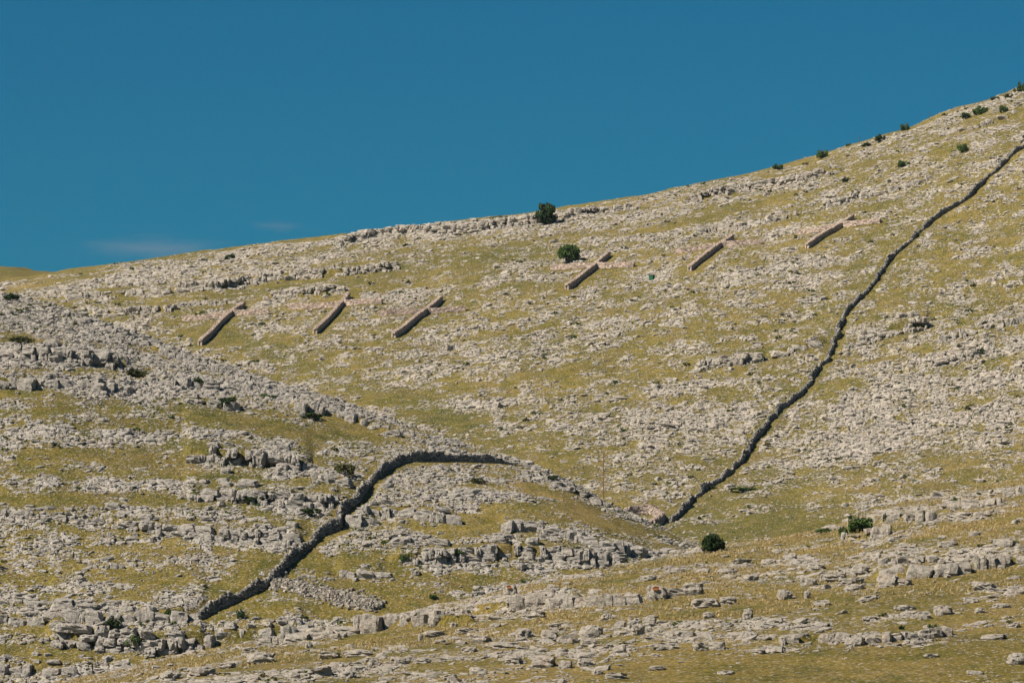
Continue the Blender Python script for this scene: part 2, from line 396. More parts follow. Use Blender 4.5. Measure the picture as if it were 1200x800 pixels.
# rock ledges, traced in the photograph: (points along the foot of the ledge, height px, label)
LEDGES = {
 far: [
  ([(395, 287), (440, 279), (500, 274), (560, 272), (632, 262)], 12, "broken limestone cliff band running along the skyline up to the dark tree"),
  ([(658, 259), (700, 250), (745, 246)], 9, "low rocky scarp on the skyline just beyond the dark tree"),
  ([(205, 343), (250, 340), (290, 333), (350, 328), (400, 324)], 13, "long pale rock ledge above the two leftmost stone crosses"),
  ([(402, 323), (430, 320), (465, 316)], 11, "short pale ledge continuing the long ledge, below the skyline cliff band"),
  ([(76, 352), (110, 349), (150, 348), (190, 345)], 8, "thin broken ledge under the lowest part of the skyline"),
  ([(108, 371), (150, 369), (200, 365)], 10, "blocky ledge showing just behind the rocky left hill"),
  ([(205, 360), (240, 357), (280, 355)], 5, "low ledge directly above the arm of the leftmost cross"),
  ([(308, 351), (350, 348), (397, 342)], 11, "ledge right above the second cross from the left"),
  ([(800, 238), (850, 227), (900, 219), (935, 213), (985, 203)], 11, "broad rocky band below the skyline, above the two upper crosses"),
  ([(815, 274), (850, 269), (890, 263), (930, 255)], 8, "broken row of rocks just above the fifth cross"),
  ([(962, 245), (985, 240), (1004, 232)], 10, "big rounded outcrop touching the uppermost cross"),
  ([(1008, 233), (1045, 224), (1090, 211)], 7, "thin rocky line climbing away from the uppermost cross"),
  ([(815, 434), (850, 430), (890, 424)], 13, "squared grey ledge of big blocks close to the long wall"),
  ([(905, 421), (935, 412), (965, 404)], 9, "pale ledge meeting the long wall from its lower side"),
  ([(988, 410), (1010, 404), (1040, 396)], 13, "sloping rock step just beyond the bend of the long wall"),
  ([(1042, 392), (1062, 389), (1085, 386)], 18, "steep rock step with a black cleft, beyond the long wall"),
  ([(1100, 402), (1140, 392), (1200, 376)], 9, "rough ledge running out of the frame midway up the slope"),
  ([(1090, 430), (1120, 424), (1160, 414)], 12, "craggy ledge with dark holes low beneath the rough ledge"),
  ([(680, 285), (710, 286), (735, 283), (765, 282)], 6, "low line of stones right above the cross beside the round tree"),
  ([(1100, 160), (1140, 153), (1195, 133)], 6, "pale scree ledge beneath the shrubs on the high skyline"),
 ],
 left: [
  ([(-10, 420), (40, 421), (90, 427), (125, 432), (150, 438)], 20, "tall cracked ledge across the top of the rocky hill"),
  ([(-10, 456), (50, 456), (100, 458), (150, 462)], 14, "second ledge down on the rocky hill, above a grass strip"),
  ([(172, 450), (205, 453), (245, 456)], 12, "knot of big blocks on the rocky hill under its crest"),
  ([(217, 475), (240, 476), (268, 481)], 12, "pale blocks with a shrub at their side, under the knot of big blocks"),
  ([(345, 482), (375, 485), (400, 490)], 12, "grey crags on the crest of the rocky hill above the curved wall"),
  ([(58, 366), (110, 384), (170, 406)], 8, "dark crags on the upper crest of the rocky hill, under the dark shrub"),
  ([(178, 410), (240, 430), (305, 452)], 8, "row of shaded crags along the crest of the rocky hill, near the leftmost cross"),
  ([(470, 508), (515, 524), (545, 534)], 7, "crags on the crest right behind the curved part of the wall"),
  ([(612, 556), (660, 573), (705, 592)], 7, "low crags on the falling crest beyond the end of the curved wall"),
  ([(405, 492), (430, 500), (460, 512)], 9, "dark edged crags stepping down the crest towards the curved wall"),
  ([(220, 541), (264, 544), (300, 548), (337, 551), (362, 550)], 22, "large ledge with deep black clefts in the middle of the rocky hill"),
  ([(365, 560), (385, 565), (407, 570)], 12, "flat topped ledge ending at the curved wall"),
  ([(220, 585), (264, 586), (308, 590), (351, 592), (396, 594)], 18, "ledge of upright blocks with a low dark bush at its foot"),
  ([(-5, 604), (60, 608), (130, 614)], 9, "thin low ledge at the left side of the rocky hill"),
  ([(130, 618), (187, 626), (233, 630), (283, 636), (355, 641)], 17, "long ledge of square blocks running up to the lower part of the winding wall"),
  ([(98, 665), (130, 665), (158, 664)], 7, "small row of stones above the broad grass terrace"),
  ([(-5, 706), (45, 706), (90, 707)], 8, "thin course of stones along the top of the lowest cliff"),
  ([(-10, 733), (57, 733), (127, 730), (190, 728), (232, 728)], 14, "upper course of the lowest big cliff"),
  ([(62, 756), (110, 760), (150, 762), (195, 766), (240, 760)], 30, "lower course of the lowest big cliff, with deep black holes"),
  ([(242, 752), (267, 752), (300, 750), (352, 744)], 16, "rock wall of upright slabs under the foot of the winding wall"),
  ([(-10, 790), (30, 790), (67, 791), (110, 793)], 13, "bottommost ledge of blocks at the corner of the picture"),
  ([(465, 660), (510, 659), (550, 658), (600, 654)], 20, "large ledge of upright pale blocks with a green bush in it"),
  ([(600, 654), (650, 658), (700, 663), (728, 667)], 20, "dark clefted ledge where the rocky hill runs out into the valley"),
  ([(588, 622), (633, 625), (667, 632), (707, 642), (748, 652)], 13, "upper ledge on the tail of the rocky hill"),
  ([(425, 602), (457, 606), (495, 610), (533, 615)], 13, "grey karren ledge just below the curved wall"),
  ([(398, 676), (420, 678), (445, 678)], 11, "short dark ledge beside the collapsed wall"),
  ([(398, 612), (410, 615), (432, 618)], 14, "big rounded rock mass at the kink of the winding wall"),
  ([(385, 680), (345, 673), (330, 672)], 6, "few pale blocks beside the lower part of the winding wall"),
 ],
 fore: [
  ([(395, 742), (453, 738), (505, 733), (552, 731)], 20, "grey rock spine along the near ridge, lower half"),
  ([(555, 722), (595, 717), (640, 707), (675, 703)], 21, "heap of large blocks on the near ridge with an orange paint spot"),
  ([(640, 712), (690, 712), (733, 709)], 14, "low grey stone step beside the heap of large blocks"),
  ([(733, 703), (755, 702), (790, 699)], 10, "flat stones behind the boulder with orange paint"),
  ([(300, 758), (345, 751), (395, 746)], 11, "thin pale stones along the low end of the near ridge"),
  ([(1027, 678), (1053, 680), (1107, 675), (1134, 672)], 15, "straight row of square cut looking blocks on the near slope"),
  ([(1030, 661), (1060, 660), (1090, 659)], 9, "smaller blocks standing right behind the row of square blocks"),
  ([(1140, 667), (1165, 665), (1200, 662)], 15, "two large blocks at the edge of the picture by the row of square blocks"),
  ([(913, 756), (950, 752), (990, 750)], 12, "pair of long smooth slabs low on the near slope"),
  ([(990, 757), (1030, 754), (1070, 750), (1108, 745)], 12, "line of split slabs low on the near slope, beyond the pair"),
  ([(985, 635), (1010, 632), (1035, 628)], 12, "smooth leaning slabs under the dark green bush"),
  ([(1037, 612), (1065, 612), (1090, 610)], 12, "pale slabs rising beyond the dark green bush"),
  ([(1112, 598), (1140, 595), (1172, 592)], 10, "upper smooth slab on the near ridge"),
  ([(1110, 610), (1140, 608), (1162, 606)], 10, "lower smooth slab on the near ridge"),
  ([(1165, 583), (1185, 580), (1215, 576)], 9, "weathered rocks where the near ridge leaves the picture"),
  ([(1010, 668), (985, 676), (960, 680)], 7, "stack of thin flat slabs next to the row of square blocks"),
 ],
}
LEDGES[far].sort(key=lambda t: -t[0][0][1]); 

def px_per_m(y): return FPX / y

def finish_sheet(s, zones, base_rock, band, bed_tilt, cell, blk):
    X, Y = s.X, s.Y; sd = s.seed
    n1 = fbm(X / 45, Y / 60, sd, 4) - 0.5
    n2 = fbm(X / 9, Y / 11, sd + 5, 4) - 0.5
    fade = sstep(0, 0.25, 1.04 - s.T) * 0.85 + 0.15
    s.Z = s.Z0 + (n1 * 3.2 * fade + n2 * 1.1) * s.amp
    s.Zs = s.Z.copy()
    s.rebuild()
    # shelves behind the ledges
    step = np.zeros_like(s.Z)
    for pts, hpx, lab in LEDGES[s]:
        pts = sorted(pts)
        xs = [p[0] for p in pts]
        yl = np.array([s.dist(*p) for p in pts])
        yy = np.interp(s.px, xs, yl)
        h = hpx / px_per_m(yl.mean()) * 0.62
        m = sstep(xs[0] - 10, xs[0] + 6, s.px) * (1 - sstep(xs[-1] - 6, xs[-1] + 10, s.px))
        d = Y - yy[None] - 0.55
        step = np.maximum(step, (m * h)[None] * sstep(-0.35, 0.25, d) * np.exp(-np.maximum(d, 0) / (4.5 * h + 1.0)))
    # rockiness
    bed = (s.Z0 - bed_tilt * X)
    nb = fbm(X / (band * 12), bed / band * 1.3 + 7 + 0.5 * n1, sd + 9, 3)
    ni = fbm(X / 7.0, Y / 9.0, sd + 13, 4)
    nf = fbm(X / 2.2, Y / 2.6, sd + 15, 3)
    rk = np.full_like(s.Z, base_rock)
    for cx, cy, rx, ry, ang, val in zones:
        a = R(ang); dx = s.PX - cx; dy = s.PY - cy
        u = (dx * math.cos(a) - dy * math.sin(a)) / rx; v = (dx * math.sin(a) + dy * math.cos(a)) / ry
        w = np.exp(-(u * u + v * v) ** 1.5)
        rk = rk * (1 - w) + val * w
    rk = rk - 0.3 * sstep(0.962, 0.985, s.T) * (s is far)
    s.rock = np.clip(rk + (nb - 0.5) * (0.5 if s is far else 1.25 if s is left else 0.9) + (ni - 0.5) * (0.45 if s is far else 0.3) + (nf - 0.5) * 0.85, 0, 1)
    m = sstep(0.48, 0.66, s.rock)
    f1, f2, cr = worley(X / (cell * 1.5) + nf * 0.3, Y / cell, sd + 21)
    crack = 1 - sstep(0.02, 0.16, f2 - f1)
    g1, g2, gr = worley(X / (cell * 3.6), Y / (cell * 2.4) + nf * 0.4, sd + 25)
    s.Z = s.Z + step + m * blk * (0.9 * (cr - 0.35) + 0.5 * gr - 0.8 * crack) + 0.10 * s.amp * (fbm(X / 0.9, Y / 0.9, sd + 31, 3) - 0.5)
    s.rebuild()

finish_sheet(far, [
    (300, 408, 160, 16, -20, 0.14), (480, 472, 100, 16, -18, 0.16), (650, 535, 80, 14, -20, 0.18), (360, 425, 170, 34, 8, 0.40), (900, 605, 130, 34, 8, 0.12), (330, 335, 150, 7, 8, 0.2), (520, 312, 110, 26, 6, 0.26), (180, 322, 140, 9, 8, 0.74), (60, 330, 70, 7, 8, 0.3), (1060, 480, 170, 85, 15, 0.70),
    (780, 505, 170, 45, 5, 0.58), (1090, 335, 120, 16, 25, 0.32), (740, 240, 90, 6, 9, 0.25), (1100, 165, 110, 7, 20, 0.3), (870, 250, 120, 8, 11, 0.3),
    (1150, 120, 90, 12, 20, 0.7), (460, 420, 120, 40, 0, 0.5), (520, 268, 130, 10, 6, 0.85), (1150, 560, 80, 18, 8, 0.3), (960, 470, 50, 20, 30, 0.3), (650, 345, 150, 22, 8, 0.42),
    (830, 340, 170, 40, 10, 0.5), (620, 550, 50, 25, -30, 0.35), (700, 590, 40, 14, 0, 0.3)],
    0.455, 2.2, 0.16, 0.95, 0.33)
finish_sheet(left, [
    (60, 375, 140, 28, -15, 0.85), (300, 455, 190, 22, -18, 0.85), (120, 440, 160, 26, -5, 0.7), (150, 482, 200, 14, -6, 0.35), (100, 545, 140, 22, 0, 0.42), (200, 677, 150, 16, -4, 0.10),
    (520, 685, 130, 12, 3, 0.14), (640, 578, 90, 10, -24, 0.12), (480, 575, 90, 22, -10, 0.75), (230, 510, 120, 14, -8, 0.6), (270, 565, 100, 6, -6, 0.2), (300, 605, 110, 6, -6, 0.2),
    (260, 648, 120, 8, -5, 0.2), (60, 680, 90, 10, 0, 0.5), (400, 655, 60, 8, 0, 0.25), (540, 630, 80, 8, -5, 0.3), (420, 505, 60, 12, -20, 0.4), (290, 495, 70, 6, -8, 0.15), (680, 640, 60, 12, -10, 0.6), (690, 680, 60, 6, 3, 0.3),
    (80, 770, 110, 9, 0, 0.3), (330, 700, 60, 14, 0, 0.5)],
    0.52, 1.5, 0.0, 0.7, 0.24)
finish_sheet(fore, [
    (930, 778, 330, 12, 2, 0.10), (950, 792, 420, 14, 3, 0.02), (1100, 600, 130, 18, 12, 0.62), (900, 640, 150, 7, 10, 0.12), (1100, 632, 120, 6, 8, 0.08), (1000, 665, 200, 16, 6, 0.42), (480, 728, 150, 9, 8, 0.7),
    (640, 702, 90, 9, 10, 0.6), (450, 752, 200, 8, 5, 0.15), (250, 770, 90, 8, 8, 0.25), (760, 735, 260, 20, 3, 0.33)],
    0.33, 1.0, 0.05, 0.6, 0.13)

WALL_LOW = [(230, 717), (253, 711), (277, 702), (300, 692), (320, 680), (333, 668), (343, 655), (360, 642), (373, 630), (384, 624), (398, 619), (399, 606)]
WALL_UP = [(401, 596), (420, 584), (433, 566), (450, 551), (470, 541.5), (535, 540), (606, 544.5)]
WALL_FALLEN = [(322, 682), (345, 685), (380, 695), (415, 704), (446, 712)]
WALL_FAR = [(1232, 150), (1199, 175), (1178, 192), (1154, 214), (1134, 234), (1113, 246), (1091, 261), (1062, 286), (1041, 307), (1024, 333), (1020, 341), (1001, 355), (987, 372), (981, 393), (971, 420), (951, 446),
            (931, 467), (901, 493), (884, 516), (868, 540), (848, 561), (830, 571), (811, 587), (797, 600), (785, 611)]
ENCLOSURE = [(730, 607), (738, 604), (750, 602), (762, 602), (771, 605), (776, 609), (772, 614), (764, 619)]
CROSSES = [  # foot of stem, head of stem, crossing of left arm end, right arm end
 ((234, 405), (285, 359), (214, 375), (316, 367), "leftmost stone cross, partly behind the rocky hill"),
 ((369, 391), (408, 349), (338, 361), (448, 354), "second stone cross from the left, in line below the long pale ledge"),
 ((461, 396), (517, 353), (443, 369), (545, 362), "stone cross standing third from the left, lowest of the row"),
 ((664, 338), (713, 301), (646, 315), (745, 309), "stone cross next to the round green tree"),
 ((808, 318), (859, 281), (790, 297), (893, 284), "stone cross fifth from the left, between the green box and the uppermost cross"),
 ((946, 291), (999, 256), (935, 274), (1033, 259), "uppermost stone cross, closest to the long dark wall"),
]
CELL = 0.4
OCC = np.zeros((1000, 1600), bool)      # cells of ground that masonry stands on
def clear_line(s, pts, rad):
    P = np.array([[p.x, p.y] for p in pts])
    d = np.concatenate([[0], np.cumsum(np.hypot(*np.diff(P, axis=0).T))])
    t = np.arange(0, d[-1] + .3, .3)
    x = np.interp(t, d, P[:, 0]); y = np.interp(t, d, P[:, 1])
    k = int(math.ceil(rad / CELL))
    for dx in range(-k, k + 1):
        for dy in range(-k, k + 1):
            if dx * dx + dy * dy <= (rad / CELL) ** 2 + .5:
                OCC[((x + 200) / CELL).astype(int) + dx, ((y - 300) / CELL).astype(int) + dy] = True
    w = np.full(s.Z.shape, 99.0)
    box = (s.X > x.min() - 4) & (s.X < x.max() + 4) & (s.Y > y.min() - 4) & (s.Y < y.max() + 4)
    gx, gy = s.X[box], s.Y[box]; dm = np.full(gx.shape, 99.0)
    for a, b in zip(x, y): dm = np.minimum(dm, (gx - a) ** 2 + (gy - b) ** 2)
    wt = 1 - sstep(rad * .7, rad * 1.7, np.sqrt(dm))
    s.Z[box] = s.Z[box] * (1 - wt) + s.Zs[box] * wt
    s.rock[box] = s.rock[box] * (1 - wt) + np.minimum(s.rock[box], 0.3) * wt

P_LOW = [left.at(*p) for p in WALL_LOW]; P_UP = [left.at(*p) for p in WALL_UP]; P_FALLEN = [left.at(*p) for p in WALL_FALLEN]
P_FAR = [far.at(*p) for p in WALL_FAR]; P_ENC = [far.at(*p) for p in ENCLOSURE]
P_CROSS = []
for (f0, f1, a0, a1, lab) in CROSSES:
    P_CROSS.append([far.at(*f0), far.at(*f1), far.at(a0[0], a0[1] + 1), far.at(a1[0], a1[1] + 2)])
for s_, pts_, rad_ in [(left, P_LOW, 1.0), (left, P_UP, 1.0), (left, P_FALLEN, .8), (far, P_FAR, 1.1), (far, P_ENC, .9)] + [(far, c[:2], 1.7) for c in P_CROSS] + [(far, c[2:], 1.4) for c in P_CROSS]:
    clear_line(s_, pts_, rad_)
for s_ in (far, left, fore): s_.rebuild()

for s_ in (far, left, fore):
    s_.dry = np.zeros_like(s_.Z)
    for cx, cy, rx, ry, ang in ([(880, 641, 150, 7, 11), (1120, 617, 120, 8, 11), (440, 716, 90, 6, 8), (620, 668, 60, 5, 6), (250, 757, 120, 6, 6), (1100, 655, 120, 5, 4)] if s_ is fore else
                                [(640, 582, 110, 9, -24), (1060, 330, 60, 8, 20)] if s_ is left else [(20, 335, 60, 6, 5), (720, 243, 90, 4, 9), (1060, 560, 90, 12, 10)]):
        a_ = R(ang); dx_ = s_.PX - cx; dy_ = s_.PY - cy
        u_ = (dx_ * math.cos(a_) - dy_ * math.sin(a_)) / rx; v_ = (dx_ * math.sin(a_) + dy_ * math.cos(a_)) / ry
        s_.dry = np.maximum(s_.dry, np.exp(-(u_ * u_ + v_ * v_)) * 0.75)
    if s_ is fore: s_.dry = np.maximum(s_.dry, 0.55 * fbm(s_.X / 8, s_.Y / 8, 95, 3) * 1.6)
    s_.dry *= sstep(0.3, 0.55, fbm(s_.X / 2.5, s_.Y / 2.5, 91, 4))

def build_sheet(s):
    nr, nc = s.Z.shape
    v = np.stack([s.X.ravel(), s.Y.ravel(), s.Z.ravel()], 1)
    i = np.arange(nr * nc).reshape(nr, nc)
    f = np.stack([i[:-1, :-1], i[:-1, 1:], i[1:, 1:], i[1:, :-1]], -1).reshape(-1, 4)
    me = mesh_np(s.name, v, f, M_GROUND)
    a = me.attributes.new("rock", 'FLOAT', 'POINT')
    a.data.foreach_set("value", s.rock.astype(np.float32).ravel())
    lush = np.zeros_like(s.Z)
    for cx, cy, rx, ry, ang in ([(860, 612, 110, 26, 6), (560, 300, 120, 14, 6), (900, 570, 60, 8, 10), (380, 335, 90, 5, 6), (330, 415, 120, 10, -20), (500, 476, 90, 10, -18)] if s is far else
                                [(200, 520, 160, 10, -4), (420, 520, 60, 12, -20), (230, 690, 120, 7, -4)] if s is left else [(760, 660, 90, 8, 10), (1040, 700, 110, 12, 4), (500, 760, 150, 8, 5)]):
        a_ = R(ang); dx_ = s.PX - cx; dy_ = s.PY - cy
        u_ = (dx_ * math.cos(a_) - dy_ * math.sin(a_)) / rx; v_ = (dx_ * math.sin(a_) + dy_ * math.cos(a_)) / ry
        lush = np.maximum(lush, np.exp(-(u_ * u_ + v_ * v_)))
    a = me.attributes.new("lush", 'FLOAT', 'POINT')
    a.data.foreach_set("value", lush.astype(np.float32).ravel())
    a = me.attributes.new("grey", 'FLOAT', 'POINT')
    a.data.foreach_set("value", np.full(s.Z.size, 1.0 if s is left else 0.0, np.float32))
    a = me.attributes.new("dry", 'FLOAT', 'POINT')
    a.data.foreach_set("value", s.dry.astype(np.float32).ravel())
    return obj(s.name, me, None, 'structure')


for s_ in (far, left, fore): build_sheet(s_)

# a further grassy hill that shows as a sliver at the left, and the land all round
def hill_strip():
    px = np.linspace(-500, 500, 160); ys = np.linspace(1120, 1500, 60)
    PX, Y = np.meshgrid(px, ys)
    sk = tan_row(np.interp(px, [-500, -200, 0, 20, 46, 100, 200, 500], [300, 308, 314.5, 316, 319.5, 330, 350, 420]))
    t = np.clip((Y - 1120) / 200, 0, 1)
    Z = (sk * 1320)[None] - 45 * (1 - t) ** 1.6 - 0.2 * np.maximum(Y - 1320, 0)
    Z += (fbm(PX / 14, Y / 14, 77) - 0.5) * 1.2
    X = (PX - 600) / FPX * 1.0025 * Y
    i = np.arange(PX.size).reshape(PX.shape)
    f = np.stack([i[:-1, :-1], i[:-1, 1:], i[1:, 1:], i[1:, :-1]], -1).reshape(-1, 4)
    me = mesh_np("distant_hill", np.stack([X.ravel(), Y.ravel(), Z.ravel()], 1), f, M_GROUND, True)
    a = me.attributes.new("rock", 'FLOAT', 'POINT'); a.data.foreach_set("value", np.full(PX.size, 0.12, np.float32))
    obj("distant_hill", me, None, 'structure')
hill_strip()
_g = np.linspace(-6000, 6000, 25)
_gx, _gy = np.meshgrid(_g, _g + 900)
_i = np.arange(625).reshape(25, 25)
obj("ground", mesh_np("ground", np.stack([_gx.ravel(), _gy.ravel(), np.full(625, -12.0)], 1),
    np.stack([_i[:-1, :-1], _i[:-1, 1:], _i[1:, 1:], _i[1:, :-1]], -1).reshape(-1, 4), M_GROUND), None, 'structure')

# ------------------------------------------------------------------ rock shapes
def hull_rock(seed, flat, npt=26):
    r = random.Random(seed)
    bm = bmesh.new()
    for _ in range(npt):
        v = Vector((r.uniform(-1, 1), r.uniform(-1, 1), r.uniform(-1, 1)))
        m = max(abs(v.x), abs(v.y), abs(v.z)); l = v.length
        v = v / (0.65 * m + 0.35 * l) * r.uniform(0.8, 1.0)     # between a ball and a box
        bm.verts.new((v.x, v.y * 0.8, v.z * flat))
    bmesh.ops.convex_hull(bm, input=bm.verts)
    bmesh.ops.delete(bm, geom=[v for v in bm.verts if not v.link_faces], context='VERTS')
    me = bpy.data.meshes.new("rock"); bm.to_mesh(me); bm.free()
    me.materials.append(M_ROCK)
    return me

ROCKS = [hull_rock(40 + i, (0.5, 0.65, 0.8, 0.95)[i % 4]) for i in range(12)]

def block_mesh(seed, mat, sub=5, rough=0.10, round_=0.25):
    """a weathered, cracked block about 2 x 2 x 2, unit half size, subdivided and broken up"""
    r = random.Random(seed)
    bm = bmesh.new()
    bmesh.ops.create_cube(bm, size=2.0)
    bmesh.ops.subdivide_edges(bm, edges=bm.edges[:], cuts=sub, use_grid_fill=True)
    co = np.array([v.co for v in bm.verts])
    n = co / np.linalg.norm(co, axis=1)[:, None]
    co = co * (1 - round_) + n * round_ * 1.15
    tx, ty, tz = r.uniform(-.22, .22), r.uniform(-.15, .15), r.uniform(-.2, .2)
    co[:, 0] += tx * co[:, 2] ; co[:, 2] += tz * co[:, 0] * 0.6; co[:, 1] += ty * co[:, 2]
    k = r.uniform(0, 90)
    for a, (b, c) in enumerate(((1, 2), (0, 2), (0, 1))):
        co[:, a] += rough * 2.2 * (fbm(co[:, b] * 1.2 + k + co[:, a], co[:, c] * 1.2 + k * 1.7, seed + a, 3) - 0.5)
        f1, f2, cr = worley(co[:, b] * 1.1 + k, co[:, c] * 1.1 + co[:, a] * .3, seed + 9 + a)
        co[:, a] *= 1 - rough * 1.5 * (cr - 0.3) - rough * 1.6 * (1 - sstep(0, 0.22, f2 - f1))
    for v, c in zip(bm.verts, co): v.co = c
    me = bpy.data.meshes.new("block"); bm.to_mesh(me); bm.free()
    me.materials.append(mat)
    return me

BLOCKS = [block_mesh(300 + i, M_ROCK, 4, 0.10, 0.25 + 0.2 * (i % 3) / 2) for i in range(18)]
BLOCKS_GREY = []
for me in BLOCKS:
    me = me.copy(); me.materials.clear(); me.materials.append(M_GREY); BLOCKS_GREY.append(me)
BOULDERS = [block_mesh(500 + i, M_ROCK, 5, 0.13, 0.5) for i in range(14)]

# ------------------------------------------------------------------ ledges: a thing each, its blocks as parts
for s_ in (far, left, fore):
    for li, (pts, hpx, lab) in enumerate(LEDGES[s_]):
        pts = sorted(pts)
        P = [s_.at(*p) for p in pts]
        mid = P[len(P) // 2]
        t = thing("rock_ledge", lab, "rock ledge", mid, 0, "limestone ledges on the hillsides")
        ppm = px_per_m(mid.y)
        H = hpx / ppm
        xs = np.array([p.x for p in P]); ysv = np.array([p.y for p in P])
        r = random.Random(900 + li + s_.seed)
        n = 0
        BL = BLOCKS_GREY if s_ is left else BLOCKS
        tiers = max(1, min(3, int(round(H / 0.82))))
        hk = H / tiers
        for k in range(tiers):
            x = xs[0] + (0 if k == 0 else r.uniform(0, 1.5) * H)
            end = xs[-1] - (0 if k == 0 else r.uniform(0, 1.5) * H)
            while x < end and n < 200:
                w = min(max(hk, 0.45) * r.choice((0.6, 0.9, 1.2, 1.6, 2.2)) * r.uniform(0.8, 1.2), {far: 2.4, left: 1.6, fore: 1.8}[s_])
                xc = x + w / 2
                if r.random() < 0.14: x += w * r.uniform(.4, .9); continue
                yl_ = float(np.interp(xc, xs, ysv))
                y = yl_ + (0.3 + 0.32 * k) * hk + r.uniform(-0.45, 0.45) * hk
                z = float(s_.z_at(xc, yl_ - 0.5))
                hh = hk * r.uniform(0.75, 1.3)
                o = obj("block", r.choice(BL), t)
                o.location = Vector((xc, y + 0.3 * w, z + hk * (k + 0.45))) - mid
                o.rotation_euler = (r.uniform(-.12, .12), r.uniform(-.14, .14) - (0.12 if s_ is far else 0), r.uniform(-.35, .35) + r.choice((0, math.pi)))
                o.scale = (w * 0.56, max(w, H) * 0.5, hh * 0.58)
                n += 1
                x += w * r.uniform(0.88, 1.12)
        for k in range(int((xs[-1] - xs[0]) / H * 0.9)):     # blocks half sunk in the shelf behind
            xc = r.uniform(xs[0], xs[-1]); y = float(np.interp(xc, xs, ysv)) + H * r.uniform(0.8, 2.4); sb = H * r.uniform(0.15, 0.42)
            o = obj("block", r.choice(BL), t)
            o.location = Vector((xc, y, float(s_.z_at(xc, y)) + sb * 0.2)) - mid
            o.rotation_euler = (r.uniform(-.2, .2), r.uniform(-.15, .15), r.uniform(-.5, .5))
            o.scale = (sb * r.uniform(.9, 1.8), sb, sb * r.uniform(.4, .8))
        # fallen pieces at its foot
        for k in range(int((xs[-1] - xs[0]) / H * 0.4)):
            xc = r.uniform(xs[0], xs[-1]); y = float(np.interp(xc, xs, ysv)) - r.uniform(0.4, 1.6) * H
            sc = H * r.uniform(0.12, 0.28)
            o = obj("block", r.choice(BL), t)
            o.location = Vector((xc, y, float(s_.z_at(xc, y)) + sc * 0.35)) - mid
            o.rotation_euler = (r.uniform(-.3, .3), r.uniform(-.3, .3), r.uniform(0, 6.3))
            o.scale = (sc * 1.2, sc, sc * 0.8)

# ------------------------------------------------------------------ boulders of the near slope, each a thing
BOULDER_SPOTS = [  # px, py of the foot, width px, height px
 (614,747,18,12),(645,750,20,13),(692,747,28,16),(690,757,22,9),(726,735,15,8),(742,733,16,10),(760,731,16,9),(747,744,17,14),(710,726,12,8),(625,725,28,9),(826,712,32,12),
 (853,708,20,10),(830,724,14,8),(875,725,12,13),(877,746,20,8),(820,762,18,11),(840,761,22,11),(887,766,16,7),(779,761,30,9),(662,783,16,10),(685,780,20,10),(637,782,30,15),
 (812,697,24,16),(947,686,22,11),(977,681,28,9),(997,685,30,9),(1000,692,24,9),(1007,673,22,12),(1040,687,26,15),(1057,686,18,9),(962,710,20,8),(945,701,7,10),(919,702,18,12),
 (1152,690,28,9),(1080,725,18,10),(1104,720,24,12),(1136,706,18,8),(1146,718,12,7),(1059,715,24,7),(1190,778,22,14),(1172,712,20,6),(1017,704,26,7),(1162,749,30,6),
 (237,792,34,12),(306,777,34,14),(343,795,18,8),(363,759,9,8),(293,764,16,7),(387,772,26,9),(376,792,30,12),(268,783,18,8),(202,796,24,10),(394,750,14,9),
 (420,769,34,9),(439,782,14,10),(470,779,16,10),(495,777,22,6),(564,753,20,10),(594,759,36,8),(550,764,18,6),(615,747,18,11),(548,742,24,7),(510,746,26,8),(493,750,5,9),
 (473,764,12,6),(602,779,20,12),(408,794,20,9),(528,796,16,7),(900,661,18,7),(925,655,16,8),(955,668,20,8),(850,672,20,7),(880,680,18,8),(790,672,22,6),(760,680,20,7),(1110,640,24,7),
 (1175,640,26,9),(1060,645,22,7),(870,660,22,6),(1020,727,22,6),(960,735,24,7),(900,735,22,6),(800,745,18,7),(1185,735,18,6),(1090,770,18,5),(720,795,26,7),(850,790,22,5),(770,785,18,6),
 (560,788,20,7),(1140,790,20,5),(650,735,16,6),(580,735,14,6),(700,790,14,6)]
LANDMARKS = [(770, 692, "the orange-marked boulder"), (600, 705, "the heap of large ridge blocks"), (470, 733, "the grey rock spine"), (1080, 673, "the row of square blocks"),
 (1195, 660, "the two large edge blocks"), (950, 748, "the pair of long slabs"), (1060, 748, "the line of split slabs"), (1003, 612, "the dark green bush"), (835, 636, "the round valley bush"),
 (690, 708, "the low grey stone step"), (345, 748, "the thin ridge stones"), (1130, 603, "the smooth ridge slabs"), (985, 676, "the thin slab stack"), (1190, 795, "the grassy bottom corner"), (700, 797, "the bare grass at the bottom edge"),
 (230, 797, "the low end of the near ridge")]
desc = []
for px, py, w, h in BOULDER_SPOTS:
    a = w / h
    shape = "upright" if a < 0.95 else "squat rounded" if a < 1.6 else "blocky" if a < 2.1 else "long low" if a < 3 else "flat slab-like"
    size = "large" if w >= 26 else "mid-sized" if w >= 18 else "small"
    lx, ly, nm = min(LANDMARKS, key=lambda L: math.hypot((L[0] - px), (L[1] - py) * 2))
    dx, dy = px - lx, py - ly
    rel = ("below" if dy > 0 else "above") if abs(dy) * 2 > abs(dx) else ("right of" if dx > 0 else "left of")
    rel = {"below": "on the grass below", "above": "on the slope above", "right of": "to the right of", "left of": "to the left of"}[rel]
    desc.append([f"{size} {shape} boulder {rel} {nm}", px])
groups_ = {}
for i, d in enumerate(desc): groups_.setdefault(d[0], []).append(i)
ORD = ["leftmost", "second from left", "third from left", "fourth from left", "fifth from left", "sixth from left", "seventh from left"]
for lab, ids in groups_.items():
    if len(ids) > 1:
        ids.sort(key=lambda i: desc[i][1])
        for k, i in enumerate(ids):
            desc[i][0] = lab + ", " + ("rightmost" if k == len(ids) - 1 else ORD[k])
